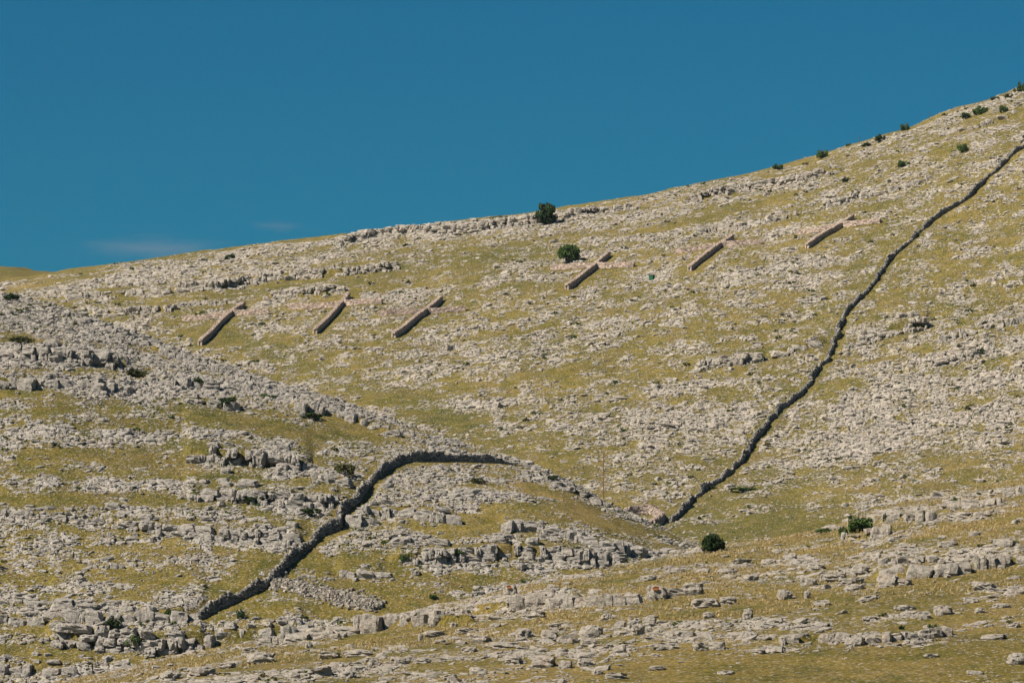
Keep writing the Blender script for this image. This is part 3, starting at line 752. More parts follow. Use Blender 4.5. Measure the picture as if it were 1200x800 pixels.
for (px, py, w, h), (lab, _) in zip(BOULDER_SPOTS, desc):
    p = fore.at(px, py); ppm = px_per_m(p.y)
    o = obj("boulder", random.choice(BOULDERS))
    tag(o, lab, "boulder", "loose boulders on the near slope")
    W, Hh = w / ppm, h / ppm
    o.location = (p.x, p.y + W * 0.35, p.z + Hh * 0.32)
    o.rotation_euler = (random.uniform(-.15, .15), random.uniform(-.12, .12), random.uniform(-.4, .4) + random.choice((0, math.pi)))
    o.scale = (W * 0.5, max(W * 0.42, Hh * 0.4), Hh * 0.62)

def paint_mark(px, py, w, h, sheet, parent, off):
    """an uneven patch of paint that lies on the face of a stone"""
    bm = bmesh.new()
    c = bm.verts.new((0, 0, 0)); ring = []
    for k in range(11):
        a = k * 2 * math.pi / 11; q = random.uniform(0.7, 1.1)
        ring.append(bm.verts.new((math.cos(a) * w * q, -0.03 * abs(math.sin(a)), math.sin(a) * h * q)))
    for k in range(11): bm.faces.new((c, ring[k], ring[(k + 1) % 11]))
    r = bmesh.ops.solidify(bm, geom=bm.faces[:], thickness=0.03)
    me = bpy.data.meshes.new("paint_mark"); bm.to_mesh(me); bm.free(); me.materials.append(M_ORANGE)
    o = obj("paint_mark", me, parent); o.location = off
    return o
for px, py, w, h, lab in ((770, 703, 24, 18, "squat grey boulder with an orange paint patch on its top"), (598, 699, 17, 15, "grey block in the ridge heap carrying an orange paint spot")):
    p = fore.at(px, py); ppm = px_per_m(p.y); W, Hh = w / ppm, h / ppm
    t = thing("boulder", lab, "boulder", (p.x, p.y, p.z), 0, "orange marked boulders")
    b = obj("stone", BOULDERS[3], t); b.location = (0, W * 0.3, Hh * 0.38); b.scale = (W * .5, W * .45, Hh * .62)
    paint_mark(px, py, W * 0.2, Hh * 0.16, fore, t, (-0.1 * W, -0.17 * W, Hh * 0.78))

# ------------------------------------------------------------------ dry stone work
FQ = np.array([[0, 1, 3, 2], [4, 6, 7, 5], [0, 4, 5, 1], [2, 3, 7, 6], [0, 2, 6, 4], [1, 5, 7, 3]])
CORN = np.array([[a, b, c] for a in (-1, 1) for b in (-1, 1) for c in (-1, 1)], float)

def stones(cen, U, W, dims, jit):
    """many jittered boxes in one mesh: centres, unit along-vectors U, across-vectors W, half sizes"""
    n = len(cen)
    cen = np.asarray(cen); U = np.asarray(U); W = np.asarray(W); dims = np.asarray(dims)
    c = CORN[None] * (1 + rng.uniform(-jit, jit, (n, 8, 3)))
    v = cen[:, None] + c[:, :, 0:1] * dims[:, None, 0:1] * U[:, None] + c[:, :, 1:2] * dims[:, None, 1:2] * W[:, None]
    v[:, :, 2] += c[:, :, 2] * dims[:, None, 2]
    f = (FQ[None] + 8 * np.arange(n)[:, None, None]).reshape(-1, 4)
    return v.reshape(-1, 3), f

def wall_path(pts, sheet, step=0.5):
    """ground points along the wall, evenly spaced"""
    P = np.array([[p.x, p.y] for p in pts])
    d = np.concatenate([[0], np.cumsum(np.hypot(*np.diff(P, axis=0).T))])
    t = np.arange(0, d[-1] + 1e-6, step)
    x = np.interp(t, d, P[:, 0]); y = np.interp(t, d, P[:, 1])
    z = sheet.z_at(x, y)
    return t, np.stack([x, y, z], 1)

def build_wall(parent, pts, sheet, width, height, mat, ragged, stone=0.3, cap=None, part="stonework", smooth=3, cap_limit=300, hfun=None, kink=0.0, crisp=False):
    t, G = wall_path(pts, sheet)
    if kink:
        G[:, 0] += kink * 2 * (fbm(t / 2.6, t * 0 + 1.7, 61, 3) - 0.5); G[:, 2] = sheet.z_at(G[:, 0], G[:, 1])
    if len(t) < 3: return
    z = G[:, 2].copy()
    for _ in range(smooth): z[1:-1] = 0.25 * z[:-2] + 0.5 * z[1:-1] + 0.25 * z[2:]
    G[:, 2] = z - 0.1
    org = np.array(parent.location)
    L = t[-1]
    def at(q):
        return np.stack([np.interp(q, t, G[:, k]) for k in range(3)], -1)
    def frame(q):
        a = at(np.minimum(q + .3, L)) - at(np.maximum(q - .3, 0)); a[:, 2] = 0
        a /= np.linalg.norm(a, axis=1)[:, None]
        return a, np.stack([-a[:, 1], a[:, 0], np.zeros(len(q))], 1)
    def hgt(q):
        base = height * (1 + ragged * 2 * (fbm(q / 1.8, q * 0 + 3.3, int(L * 7) % 97, 3) - 0.5))
        return base if hfun is None else base * hfun(q / L)
    cen, U, W, D = [], [], [], []
    courses = max(2, int(round(height * (1 + ragged * .4) / (stone * 0.62))))
    ch = height / courses
    for side in (-1, 1):
        for k in range(courses + 1):
            q = [0.0]
            while q[-1] < L: q.append(q[-1] + stone * random.uniform(0.6, 1.5))
            q = np.array(q); m = (q[:-1] + q[1:]) / 2; hl = np.diff(q) / 2 * 0.97
            m = np.minimum(m, L)
            ok = (k + 0.5) * ch < hgt(m) + ch * 0.2
            m, hl = m[ok], hl[ok]
            if not len(m): continue
            a, w = frame(m); p = at(m)
            off = side * (width / 2 - stone * 0.32) * (1 - (0 if crisp else 0.12) * k / courses) + rng.uniform(-.05, .05, len(m)) * (.4 if crisp else 1.8)
            c = p + w * off[:, None]
            c[:, 2] += (k + 0.5) * ch + rng.uniform(-.03, .03, len(m))
            cen.append(c); U.append(a); W.append(w)
            D.append(np.stack([hl, np.full(len(m), stone * 0.34), np.full(len(m), ch * 0.52) * rng.uniform(.85, 1.15, len(m))], 1))
    # end faces, and the fill that shows on the top
    q = np.arange(0, L, stone * 0.8)
    for off in np.arange(-width / 2 + stone * .7, width / 2 - stone * .6, stone * 0.6):
        m = q + rng.uniform(-.1, .1, len(q)); m = np.clip(m, 0, L)
        a, w = frame(m); c = at(m) + w * off
        hh = np.minimum(hgt(m), height * 1.15)
        c[:, 2] += hh - (0.09 if crisp else 0.05) + rng.uniform(-.05, .04, len(m))
        cen.append(c); U.append(a); W.append(w); D.append(np.stack([np.full(len(m), stone * .46), np.full(len(m), stone * .46), np.full(len(m), .12)], 1) * rng.uniform(.8, 1.2, (len(m), 1)))
    v, f = stones(np.concatenate(cen) - org, np.concatenate(U), np.concatenate(W), np.concatenate(D), 0.13)
    obj(part, mesh_np(part, v, f, mat), parent, 'stuff')
    # rubble core
    m = np.linspace(0.15, L - 0.15, max(3, int(L / 0.6)))
    a, w = frame(m); c = at(m); hh = hgt(m) - 0.18
    rows = []
    for sgn, top in ((-1, 0), (-1, 1), (1, 1), (1, 0)):
        p = c + w * sgn * (width / 2 - 0.22); p[:, 2] += hh * top
        rows.append(p)
    V = np.stack(rows, 1).reshape(-1, 3) - org
    F = []
    for i in range(len(m) - 1):
        for k in range(3): F.append((4 * i + k, 4 * i + k + 1, 4 * i + 5 + k, 4 * i + 4 + k))
    F.append((0, 3, 2, 1)); e = 4 * (len(m) - 1); F.append((e, e + 1, e + 2, e + 3))
    obj(part + "_core", mesh_np("core", V, np.array(F), mat), parent, 'stuff')
    # coping stones, single
    if cap:
        q = 0.2; n = 0
        while q < L - 0.2 and n < cap_limit:
            l = stone * cap * random.uniform(0.8, 1.4)
            qq = np.array([q + l / 2]); a, w = frame(qq); c = at(qq)[0]
            o = obj("coping_stone", random.choice(ROCKS if random.random() < 0.7 else WALLROCKS), parent)  # sunlit top edge put into the colour: mostly the paler rock
            o.location = Vector(c + w[0] * random.uniform(-.1, .1) + np.array([0, 0, float(hgt(qq)[0]) + 0.05])) - Vector(org)
            o.rotation_euler = (random.uniform(-.2, .2), random.uniform(-.2, .2), math.atan2(a[0, 1], a[0, 0]))
            o.scale = (l * .52, width * .42, 0.2 * random.uniform(.8, 1.4))
            q += l; n += 1

WALLROCKS = []
for i in range(6):
    me = ROCKS[i].copy(); me.materials.clear(); me.materials.append(M_WALL); WALLROCKS.append(me)

# the walls
pts = P_LOW + P_UP
t = thing("dry_stone_wall", "dark dry stone wall winding up from the lowest cliff and over the brow of the rocky hill", "stone wall", pts[0], 0, "dry stone walls")
build_wall(t, pts, left, 0.5, 0.82, M_WALL, 0.85, 0.32, 1.2, hfun=lambda q: 1 - 0.75 * sstep(0.93, 1.0, q), kink=0.22)
pts = P_FALLEN
t = thing("dry_stone_wall", "low collapsed wall of pale rubble branching off the dark winding wall", "stone wall", pts[0], 0, "dry stone walls")
tt, G = wall_path(pts, left, 0.05)
n_ = 900; ii = rng.integers(0, len(G), n_); across = rng.normal(0, 0.55, n_)
px_, py_ = G[ii, 0] + across * 0.35, G[ii, 1] + across
hh_ = 0.34 * np.exp(-(across / 0.6) ** 2) * rng.uniform(0, 1, n_)
cen = np.stack([px_, py_, left.z_at(px_, py_) + hh_ + 0.05], 1) - np.array(t.location)
th_ = rng.uniform(0, 6.28, n_); U_ = np.stack([np.cos(th_), np.sin(th_), rng.normal(0, .25, n_)], 1); W_ = np.stack([-np.sin(th_), np.cos(th_), rng.normal(0, .25, n_)], 1)
v_, f_ = stones(cen, U_, W_, np.stack([rng.uniform(.09, .24, n_), rng.uniform(.08, .18, n_), rng.uniform(.06, .13, n_)], 1), 0.25)
obj("stonework", mesh_np("stonework", v_, f_, M_RUBBLE), t, 'stuff')
pts = P_FAR
t = thing("dry_stone_wall", "long dark dry stone wall climbing the whole far hillside from the valley floor", "stone wall", pts[0], 0, "dry stone walls")
build_wall(t, pts, far, 0.5, 0.78, M_WALL, 1.0, 0.38, 1.5, kink=0.6)
pts = P_ENC
t = thing("stone_enclosure", "small ring of pale dry stone walling at the head of the valley", "enclosure", pts[0])
build_wall(t, pts, far, 0.7, 1.25, M_STEM, 0.3, 0.3, None)

# ------------------------------------------------------------------ six stone crosses
for (f0, f1, a0, a1, lab), (A, B, Lf, Rt) in zip(CROSSES, P_CROSS):
    t = thing("stone_cross", lab, "stone cross", A, 0, "big stone crosses laid on the hillside")
    build_wall(t, [A, B], far, 0.72, 1.05, M_STEM, 0.03, 0.34, None, "stem", 40, crisp=True)
    # crossing point: where the arm line meets the stem
    k = 0.66
    best = min(np.linspace(0.4, 0.9, 51), key=lambda q: abs((A.x + (B.x - A.x) * q - Lf.x) * (Rt.y - Lf.y) - (A.y + (B.y - A.y) * q - Lf.y) * (Rt.x - Lf.x)))
    Cx = A.lerp(B, float(best))
    u = (Rt - Lf).normalized()
    build_wall(t, [Lf, Cx - u * 0.45], far, 0.85, 0.92, M_PINK, 0.12, 0.34, None, "crossbar", 10, crisp=True)
    build_wall(t, [Cx + u * 0.45, Rt], far, 0.85, 0.92, M_PINK, 0.12, 0.34, None, "crossbar", 10, crisp=True)

# ------------------------------------------------------------------ plants
def tube(bm, p0, p1, r0, r1, n=6):
    d = (p1 - p0).normalized(); a = d.orthogonal().normalized(); b = d.cross(a)
    r = [[bm.verts.new(p + (a * math.cos(k * 2 * math.pi / n) + b * math.sin(k * 2 * math.pi / n)) * q) for k in range(n)] for p, q in ((p0, r0), (p1, r1))]
    for k in range(n): bm.faces.new((r[0][k], r[0][(k + 1) % n], r[1][(k + 1) % n], r[1][k]))
    bm.faces.new(r[1]); bm.faces.new(r[0][::-1])

def crown_mesh(seed, mat, nclump, nleaf, leaf, shape):
    """leaves in clumps; shape(r) gives a clump centre and radius inside a unit crown (x,y -1..1, z 0..1)"""
    r = random.Random(seed); g = np.random.default_rng(seed)
    V = []
    for _ in range(nclump):
        c, rad = shape(r)
        d = g.normal(size=(nleaf, 3)); d /= np.linalg.norm(d, axis=1)[:, None]
        p = np.array(c) + d * rad * (g.uniform(0.25, 1, (nleaf, 1)) ** 0.5) * np.array([1, 1, 0.8])
        a = g.normal(size=(nleaf, 3)) ; a /= np.linalg.norm(a, axis=1)[:, None]
        b = np.cross(a, d + g.normal(size=(nleaf, 3)) * .6); b /= np.linalg.norm(b, axis=1)[:, None]
        s = leaf * g.uniform(.6, 1.3, (nleaf, 1))
        V.append(np.stack([p - a * s, p + b * s * .55, p + a * s, p - b * s * .55], 1).reshape(-1, 3))
    V = np.concatenate(V)
    return mesh_np("crown", V, np.arange(len(V)).reshape(-1, 4), mat)

def trunk_mesh(seed, h, r0, spread, n=5, top=0.9):
    r = random.Random(seed); bm = bmesh.new()
    tube(bm, Vector((0, 0, -0.3)), Vector((0, 0, h * 0.4)), r0, r0 * .75)
    for k in range(n):
        a = k * 2 * math.pi / n + r.uniform(-.4, .4)
        m = Vector((math.cos(a) * spread * .4, math.sin(a) * spread * .4, h * r.uniform(.5, .65)))
        tube(bm, Vector((0, 0, h * .35)), m, r0 * .6, r0 * .35)
        tube(bm, m, Vector((math.cos(a) * spread * .8, math.sin(a) * spread * .8, h * r.uniform(.65, top))), r0 * .35, r0 * .12)
    me = bpy.data.meshes.new("trunk"); bm.to_mesh(me); bm.free(); me.materials.append(M_BARK)
    return me

def plant(name, label, cat, px, py, sheet, wpx, hpx, crown, trunk, group=None, rz=None):
    p = sheet.at(px, py); ppm = px_per_m(p.y)
    t = thing(name, label, cat, p, random.uniform(0, 6.3) if rz is None else rz, group)
    c = obj("crown", crown, t); k = obj("trunk", trunk, t)
    W, Hh = wpx / ppm / 2, hpx / ppm
    for o in (c, k): o.scale = (W, W, Hh)
    return t

def dome(r):
    a = r.uniform(0, 6.28); q = math.sqrt(r.random()) * 0.72; z = r.uniform(.3, .82)
    lim = math.sqrt(max(0.05, 1 - ((z - .48) / .45) ** 2)) * 0.78
    return (math.cos(a) * q * lim * 1.75, math.sin(a) * q * lim * 1.75, z), r.uniform(.16, .26)
def conic(r):
    z = r.uniform(.12, .9); lim = 1.05 * (1.0 - 0.55 * abs(z - .45) * 1.6)
    a = r.uniform(0, 6.28); q = r.uniform(.1, 1) * lim
    return (math.cos(a) * q, math.sin(a) * q, z), r.uniform(.12, .26)
def low(r):
    a = r.uniform(0, 6.28); q = math.sqrt(r.random()) * .8
    return (math.cos(a) * q, math.sin(a) * q, r.uniform(.15, .78) * (1 - .45 * q)), r.uniform(.15, .28)

TR = trunk_mesh(5, 1.0, 0.07, 0.8)
CR_ROUND = crown_mesh(21, M_LEAF, 70, 70, 0.075, dome)
def bushy(r):
    a = r.uniform(0, 6.28); q = math.sqrt(r.random()); z = r.uniform(.1, .82)
    lim = math.sqrt(max(0.05, 1 - ((z - .3) / .62) ** 2)) * 0.85
    return (math.cos(a) * q * lim, math.sin(a) * q * lim, z * (1 - .2 * q * r.random())), r.uniform(.13, .25)
CR_BUSH = crown_mesh(25, M_DARKLEAF, 85, 70, 0.065, bushy)
CR_PINE = crown_mesh(22, M_DARKLEAF, 70, 70, 0.08, conic)
LOWS = [crown_mesh(30 + i, (M_LEAF, M_DARKLEAF, M_OLIVE)[i % 3], 26, 46, 0.10, low) for i in range(6)]
plant("tree", "dark bushy evergreen tree standing on the skyline cliff band", "tree", 641, 263, far, 26, 24, CR_PINE, TR)
plant("tree", "round green tree with a short trunk behind a stone cross", "tree", 667, 308, far, 25, 22, CR_ROUND, TR)
plant("bush", "round dark bush in the valley bottom at the edge of the near ridge", "bush", 834, 646, fore, 31, 23, CR_BUSH, TR)
SHRUBS = [  # px, py, sheet, w, h, crown kind, label
 (1006, 623, fore, 34, 25, 0, "dark green bush spreading over the pale slabs of the near ridge"),
 (987, 629, fore, 13, 16, 0, "small round bush tucked beside the spreading bush on the ridge slabs"),
 (964, 624, fore, 24, 8, 3, "flat green shrub creeping along the near ridge"),
 (1036, 612, fore, 6, 14, 1, "thin dark upright shrub in a crack of the ridge slabs"),
 (1118, 590, fore, 10, 11, 3, "small shrub between the two smooth ridge slabs"),
 (1055, 737, fore, 8, 6, 1, "tiny dark shrub above the line of split slabs"),
 (912, 198, far, 14, 8, 0, "low green shrub on the skyline above the broad rocky band"),
 (965, 185, far, 16, 13, 0, "leafy shrub on the skyline, second from the rocky band"),
 (1033, 166, far, 14, 10, 1, "green shrub just below the skyline above the uppermost cross"),
 (1017, 172, far, 12, 6, 4, "olive scrub below the skyline beside a green shrub"),
 (1062, 153, far, 12, 11, 0, "compact green shrub right on the climbing skyline"),
 (1060, 195, far, 19, 9, 3, "flat green shrub on the open slope under the skyline shrubs"),
 (1130, 178, far, 16, 13, 0, "bright green round shrub above the top of the long wall"),
 (1150, 134, far, 20, 12, 0, "broad green shrub near the top of the visible skyline"),
 (1133, 139, far, 14, 9, 4, "greyish scrub next to the broad shrub near the skyline"),
 (1178, 132, far, 12, 12, 3, "green shrub in the scree below the highest skyline"),
 (1168, 117, far, 12, 6, 2, "low shrub hugging the skyline above the scree"),
 (1186, 114, far, 16, 6, 5, "olive low scrub close under the highest skyline"),
 (1199, 108, far, 12, 16, 0, "upright shrub on the skyline at the very edge of the picture"),
 (1003, 231, far, 11, 11, 1, "dark shrub on the slope above the uppermost cross"),
 (992, 213, far, 10, 7, 1, "dark small shrub beside the broad rocky band"),
 (270, 304, far, 16, 8, 4, "olive shrub on the low part of the skyline"),
 (1134, 480, far, 9, 7, 2, "little shrub among the rocks beyond the long wall"),
 (868, 574, far, 40, 5, 3, "long low green patch of shrubs at the foot of the long wall"),
 (1150, 416, far, 9, 10, 1, "dark shrub in the craggy ledge beyond the long wall"),
 (13, 351, left, 24, 9, 1, "dark shrub on the top of the rocky hill"),
 (232, 451, left, 14, 12, 1, "dark shrub in the knot of big blocks"),
 (25, 402, left, 34, 11, 5, "brown green scrub above the tall cracked ledge"),
 (160, 441, left, 28, 11, 2, "olive shrub beside the tall cracked ledge"),
 (268, 476, left, 32, 13, 4, "spreading green shrub below the pale blocks on the hill"),
 (366, 491, left, 30, 9, 4, "flat green shrub under the grey crest crags"),
 (313, 466, left, 22, 8, 3, "green shrub on the crest of the rocky hill"),
 (300, 588, left, 40, 9, 1, "low dark bush at the foot of the upright blocks"),
 (365, 602, left, 28, 9, 4, "dark low scrub just before the curved wall"),
 (135, 738, left, 20, 20, 1, "dark round bush in a notch of the lowest big cliff"),
 (160, 756, left, 26, 18, 0, "green black bush in the hole of the lowest big cliff"),
 (202, 722, left, 18, 13, 0, "green bush on top of the lowest cliff near the wall's end"),
 (283, 724, left, 11, 13, 1, "small dark bush below the foot of the winding wall"),
 (475, 658, left, 14, 13, 0, "round green bush at the near end of the large pale ledge"),
 (538, 656, left, 13, 16, 0, "green bush in a cleft of the large pale ledge"),
 (508, 701, left, 12, 7, 0, "small green shrub on the grass behind the near ridge"),
 (648, 563, left, 22, 8, 4, "dark scrub on the brow beyond the end of the curved wall"),
 (560, 565, left, 20, 7, 5, "olive scrub below the curved wall on the brow"),
 (405, 555, left, 30, 18, 5, "wide olive scrub left of the curved wall"),
 (835, 572, far, 10, 4, 2, "tiny scrub on the valley grass by the long wall"),
 (819, 608, far, 6, 4, 1, "tiny dark bush alone on the valley grass"),
]
for i, (px, py, sh, w, h, c, lab) in enumerate(SHRUBS):
    plant("shrub", lab, "shrub", px, py, sh, w, h, LOWS[c], TR, "shrubs among the rocks")

# ------------------------------------------------------------------ pole, posts, green box
def pole(px, py, hpx, r, lab, cat, arm=False):
    p = far.at(px, py); h = hpx / px_per_m(p.y)
    t = thing("wooden_pole" if hpx > 30 else "wooden_post", lab, cat, p)
    bm = bmesh.new(); tube(bm, Vector((0, 0, -0.3)), Vector((0.02, 0, h)), r, r * .75, 8)
    me = bpy.data.meshes.new("shaft"); bm.to_mesh(me); bm.free(); me.materials.append(M_POLE if hpx > 30 else M_POST)
    obj("shaft", me, t)
    bm = bmesh.new(); tube(bm, Vector((0, 0, 0)), Vector((0, 0, r * 1.6)), r * .8, r * .1, 8)
    me = bpy.data.meshes.new("tip"); bm.to_mesh(me); bm.free(); me.materials.append(M_POLE if hpx > 30 else M_POST)
    o = obj("tip", me, t); o.location = (0.02, 0, h)
pole(707, 594, 64, 0.085, "tall thin reddish wooden pole in front of the far hillside", "pole")
pole(812, 214.5, 11, 0.07, "slender dark post on the skyline above the broad rocky band", "post")
pole(1091, 141, 9, 0.06, "slender post on the steep skyline between two shrubs", "post")
pole(1008, 167, 9, 0.06, "thin stake on the skyline next to olive scrub", "post")

p = far.at(764, 328)
t = thing("water_box", "small green box with a dark side standing alone among the stones", "box", p, R(-28))
def boxm(name, sx, sy, sz, mat, bev=0.04):
    bm = bmesh.new(); bmesh.ops.create_cube(bm, size=1)
    for v in bm.verts: v.co = (v.co.x * sx, v.co.y * sy, (v.co.z + .5) * sz)
    bmesh.ops.bevel(bm, geom=bm.edges[:], offset=bev, segments=1, affect='EDGES')
    me = bpy.data.meshes.new(name); bm.to_mesh(me); bm.free(); me.materials.append(mat); return me
o = obj("body", boxm("body", .75, .75, .75, M_GREEN), t)
o = obj("lid", boxm("lid", .84, .84, .1, M_GREEN), t); o.location = (0, 0, .76)

# ------------------------------------------------------------------ loose rubble and grass: what nobody could count
def scatter(name, sources, pos, rot, scl, idx):
    me = bpy.data.meshes.new(name)
    n = len(pos)
    me.vertices.add(n); me.vertices.foreach_set("co", np.ascontiguousarray(pos, np.float32).ravel())
    for nm, a in (("rot", rot), ("scl", scl)):
        at = me.attributes.new(nm, 'FLOAT_VECTOR', 'POINT'); at.data.foreach_set("vector", np.ascontiguousarray(a, np.float32).ravel())
    at = me.attributes.new("idx", 'INT', 'POINT'); at.data.foreach_set("value", np.ascontiguousarray(idx, np.int32))
    o = obj(name, me, None, 'stuff')
    g = bpy.data.node_groups.new(name, 'GeometryNodeTree')
    g.interface.new_socket("Geometry", in_out='INPUT', socket_type='NodeSocketGeometry')
    g.interface.new_socket("Geometry", in_out='OUTPUT', socket_type='NodeSocketGeometry')
    N, Lk = g.nodes, g.links
    gi = N.new("NodeGroupInput"); go = N.new("NodeGroupOutput")
    jo = N.new("GeometryNodeJoinGeometry")
    for me_s in sources:
        so = bpy.data.objects.new(me_s.name + "_source", me_s)
        oi = N.new("GeometryNodeObjectInfo"); oi.inputs[0].default_value = so
        gt = N.new("GeometryNodeGeometryToInstance")
        Lk.new(oi.outputs["Geometry"], gt.inputs[0]); Lk.new(gt.outputs[0], jo.inputs[0])
    ip = N.new("GeometryNodeInstanceOnPoints")
    Lk.new(gi.outputs[0], ip.inputs["Points"]); Lk.new(jo.outputs[0], ip.inputs["Instance"])
    ip.inputs["Pick Instance"].default_value = True
    def attr(nm, ty):
        a = N.new("GeometryNodeInputNamedAttribute"); a.data_type = ty; a.inputs[0].default_value = nm
        return a.outputs[0]
    Lk.new(attr("idx", 'INT'), ip.inputs["Instance Index"])
    er = N.new("FunctionNodeEulerToRotation"); Lk.new(attr("rot", 'FLOAT_VECTOR'), er.inputs[0]); Lk.new(er.outputs[0], ip.inputs["Rotation"])
    Lk.new(attr("scl", 'FLOAT_VECTOR'), ip.inputs["Scale"])
    Lk.new(ip.outputs[0], go.inputs[0])
    md = o.modifiers.new("scatter", 'NODES'); md.node_group = g
    return o

def candidates(s, n, y0, y1):
    y = np.sqrt(rng.uniform(y0 * y0, y1 * y1, n)); px = rng.uniform(s.px[2], s.px[-3], n)
    return px, y

def free(px, y):
    x = (px - 600) / FPX * 1.0025 * y
    return ~OCC[np.clip(((x + 200) / CELL).astype(int), 0, 999), np.clip(((y - 300) / CELL).astype(int), 0, 1599)]

def rubble(s, n, y0, y1, smin, smax, power, thr, soft, bedtilt):
    px, y = candidates(s, n, y0, y1)
    rk = s.sample(s.rock, px, y)
    pr = sstep(thr - soft, thr + soft, rk) * 0.85 + (0.15 if smax > .5 else 0.4) * sstep(0.0, 0.45, rk)
    k = rng.random(n) < pr
    px, y, rk = px[k], y[k], rk[k]
    k = free(px, y); px, y, rk = px[k], y[k], rk[k]
    m = len(px)
    u = rng.random(m)
    a = 1 - power
    size = (smin ** a + u * (smax ** a - smin ** a)) ** (1 / a) / 2
    size *= 0.75 + 0.5 * rk
    x = (px - 600) / FPX * 1.0025 * y
    z = s.z_at(x, y)
    el = rng.uniform(0.9, 1.9, m); hz = rng.uniform(0.32, 0.8, m)
    size = size * (1 - 0.5 * sstep(0.945, 0.965, s.sample(s.T, px, y)) * (s is far))
    scl = np.stack([size * el, size * rng.uniform(.7, 1.1, m), size * hz], 1)
    rot = np.stack([rng.normal(0.08, .2, m), rng.normal(-bedtilt, .16, m), rng.normal(0, .5, m) + rng.integers(0, 2, m) * math.pi], 1)
    pos = np.stack([x, y, z + scl[:, 2] * 0.25], 1)
    return pos, rot, scl

P = [rubble(far, 200000, 625, 912, 0.26, 1.25, 3.1, 0.53, 0.24, 0.12),
     rubble(left, 90000, 418, 545, 0.16, 0.78, 2.8, 0.52, 0.2, 0.0),
     rubble(far, 130000, 625, 912, 0.18, 0.42, 2.2, 0.38, 0.28, 0.12), rubble(left, 60000, 418, 545, 0.12, 0.28, 2.2, 0.38, 0.3, 0.0), rubble(fore, 30000, 222, 350, 0.08, 0.2, 2.2, 0.36, 0.26, 0.05),
     rubble(fore, 50000, 222, 350, 0.12, 0.75, 2.7, 0.46, 0.22, 0.05)]
pos, rot, scl = (np.concatenate([p[i] for p in P]) for i in range(3))
print("rubble", [len(p[0]) for p in P])
ROCKS_GREY = []
for me in ROCKS[:8]:
    me = me.copy(); me.materials.clear(); me.materials.append(M_GREY); ROCKS_GREY.append(me)
# instances join last to first: index 0-7 are the grey ones
grey = np.concatenate([np.full(len(p[0]), i in (1, 4)) for i, p in enumerate(P)])
idx = np.where(grey, rng.integers(0, 8, len(pos)), 8 + rng.integers(0, 12, len(pos)))
scatter("limestone_rubble", ROCKS + ROCKS_GREY, pos, rot, scl, idx)

def tuft(seed, n=14):
    g = np.random.default_rng(seed); V = []
    for _ in range(n):
        a = g.uniform(0, 6.28); l = g.uniform(.6, 1); b = np.array([math.cos(a), math.sin(a), 0]) * g.uniform(0, .4)
        d = np.array([math.cos(a) * .55, math.sin(a) * .55, l]); s = np.array([-math.sin(a), math.cos(a), 0]) * .09
        V += [b - s, b + s, b + d]
    V = np.array(V)
    return mesh_np("tuft", V, np.arange(len(V)).reshape(-1, 3), M_TUFT)
TUFTS = [tuft(60 + i) for i in range(5)]

def tufts(s, n, y0, y1, smin, smax):
    px, y = candidates(s, n, y0, y1)
    rk = s.sample(s.rock, px, y)
    x = (px - 600) / FPX * 1.0025 * y
    cl = fbm(x / 1.6, y / 1.6, 55, 3)
    k = rng.random(n) < (1 - sstep(0.35, 0.6, rk)) * sstep(0.35, 0.6, cl) + 0.05
    k &= free(px, y)
    x, y = x[k], y[k]; m = len(x)
    sz = rng.uniform(smin, smax, m)
    z = s.z_at(x, y)
    return np.stack([x, y, z], 1), np.stack([rng.normal(0, .1, m), rng.normal(0, .1, m), rng.uniform(0, 6.28, m)], 1), np.stack([sz * 1.25, sz * 1.25, sz * rng.uniform(.6, 1.1, m)], 1)
P = [tufts(far, 60000, 630, 912, 0.18, 0.4), tufts(left, 60000, 424, 545, 0.08, 0.22), tufts(fore, 150000, 222, 350, 0.05, 0.16)]
pos, rot, scl = (np.concatenate([p[i] for p in P]) for i in range(3))
print("tufts", [len(p[0]) for p in P])
# low scrub in the cracks
def scrub(s, n, y0, y1, smin, smax):
    px, y = candidates(s, n, y0, y1)
    rk = s.sample(s.rock, px, y)
    x = (px - 600) / FPX * 1.0025 * y
    k = (rng.random(n) < sstep(0.35, 0.6, rk) * sstep(0.42, 0.6, fbm(x / 9, y / 9, 71, 3))) & free(px, y)
    x, y = x[k], y[k]; m = len(x); sz = smin + (smax - smin) * rng.random(m) ** 2.5
    return np.stack([x, y, s.z_at(x, y) - sz * .1], 1), np.stack([np.zeros(m), np.zeros(m), rng.uniform(0, 6.28, m)], 1), np.stack([sz, sz, sz * rng.uniform(.6, 1.2, m)], 1)
P = [scrub(far, 9000, 630, 900, 0.18, 0.7), scrub(left, 2600, 424, 530, 0.12, 0.5), scrub(fore, 2200, 222, 345, 0.08, 0.3)]
pos, rot, scl = (np.concatenate([p[i] for p in P]) for i in range(3))
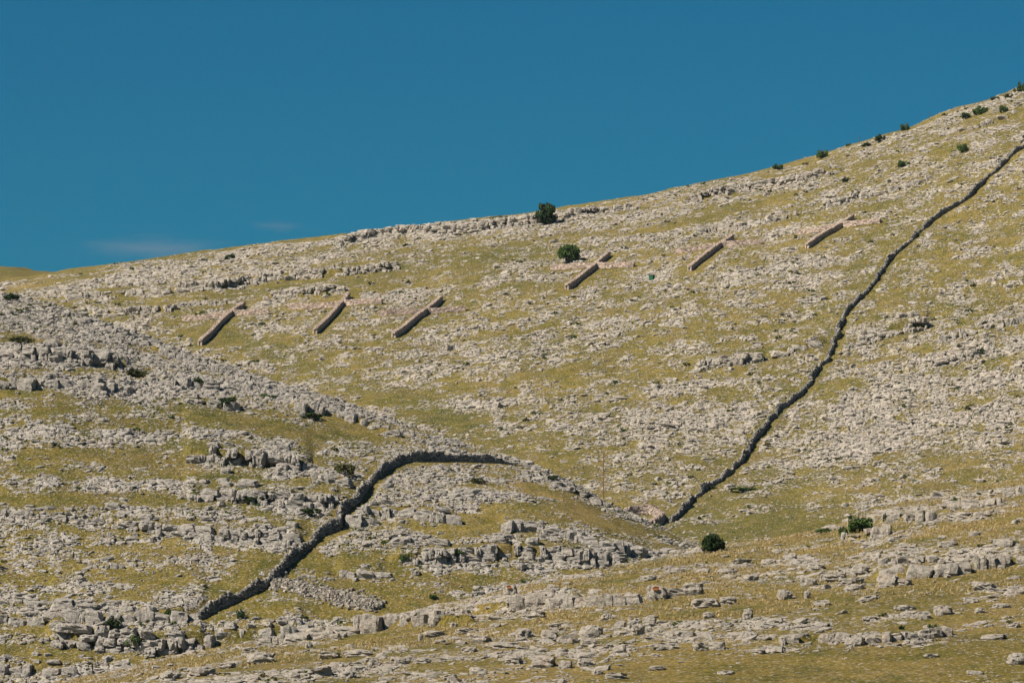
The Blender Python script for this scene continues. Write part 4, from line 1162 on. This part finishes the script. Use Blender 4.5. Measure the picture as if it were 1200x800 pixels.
SCRUB = [crown_mesh(130 + i, (M_LEAF, M_OLIVE, M_OLIVE, M_LEAF)[i], 9, 22, 0.17, low) for i in range(4)]
print("scrub", len(pos))
scatter("undergrowth", SCRUB, pos, rot, scl, rng.integers(0, 4, len(pos)))

# straw along the crest of the near ridge
px_, y_ = candidates(fore, 60000, 260, 350)
k_ = (rng.random(60000) < fore.sample(fore.dry, px_, y_) * 1.6) & (fore.sample(fore.rock, px_, y_) < 0.5)
px_, y_ = px_[k_], y_[k_]; m_ = len(px_); x_ = (px_ - 600) / FPX * 1.0025 * y_
sz_ = rng.uniform(.07, .19, m_)
STRAW = [m.copy() for m in TUFTS[:3]]
M_STRAW = make_leaf("straw", (0.34, 0.26, 0.12), (0.50, 0.40, 0.21), 2.0)
for m in STRAW: m.materials.clear(); m.materials.append(M_STRAW)
scatter("straw", STRAW, np.stack([x_, y_, fore.z_at(x_, y_)], 1), np.stack([rng.normal(0, .1, m_), rng.normal(0, .1, m_), rng.uniform(0, 6.28, m_)], 1),
        np.stack([sz_, sz_, sz_ * 1.2], 1), rng.integers(0, 3, m_))
scatter("grass", TUFTS, pos, rot, scl, rng.integers(0, len(TUFTS), len(pos)))

# ------------------------------------------------------------------ thin bluish volume, added to lift the dark shadows
SHADOW_LIFT = 0.00002
if SHADOW_LIFT:
    hm = bpy.data.materials.new("shadow_lift_haze"); hm.use_nodes = True
    hn = hm.node_tree; hn.nodes.clear()
    ho = hn.nodes.new("ShaderNodeOutputMaterial"); hv = hn.nodes.new("ShaderNodeVolumePrincipled")
    hv.inputs["Color"].default_value = (0.62, 0.80, 1.0, 1); hv.inputs["Density"].default_value = SHADOW_LIFT
    hn.links.new(hv.outputs[0], ho.inputs["Volume"])
    lo, hi = np.array((-6200.0, -5200.0, -13.2)), np.array((6200.0, 7100.0, 160.0))
    v_ = np.array([[(lo, hi)[a][0], (lo, hi)[b][1], (lo, hi)[c][2]] for a in (0, 1) for b in (0, 1) for c in (0, 1)])
    me = mesh_np("shadow_lift_haze", v_, FQ, hm)
    obj("shadow_lift_haze", me, None, 'stuff')
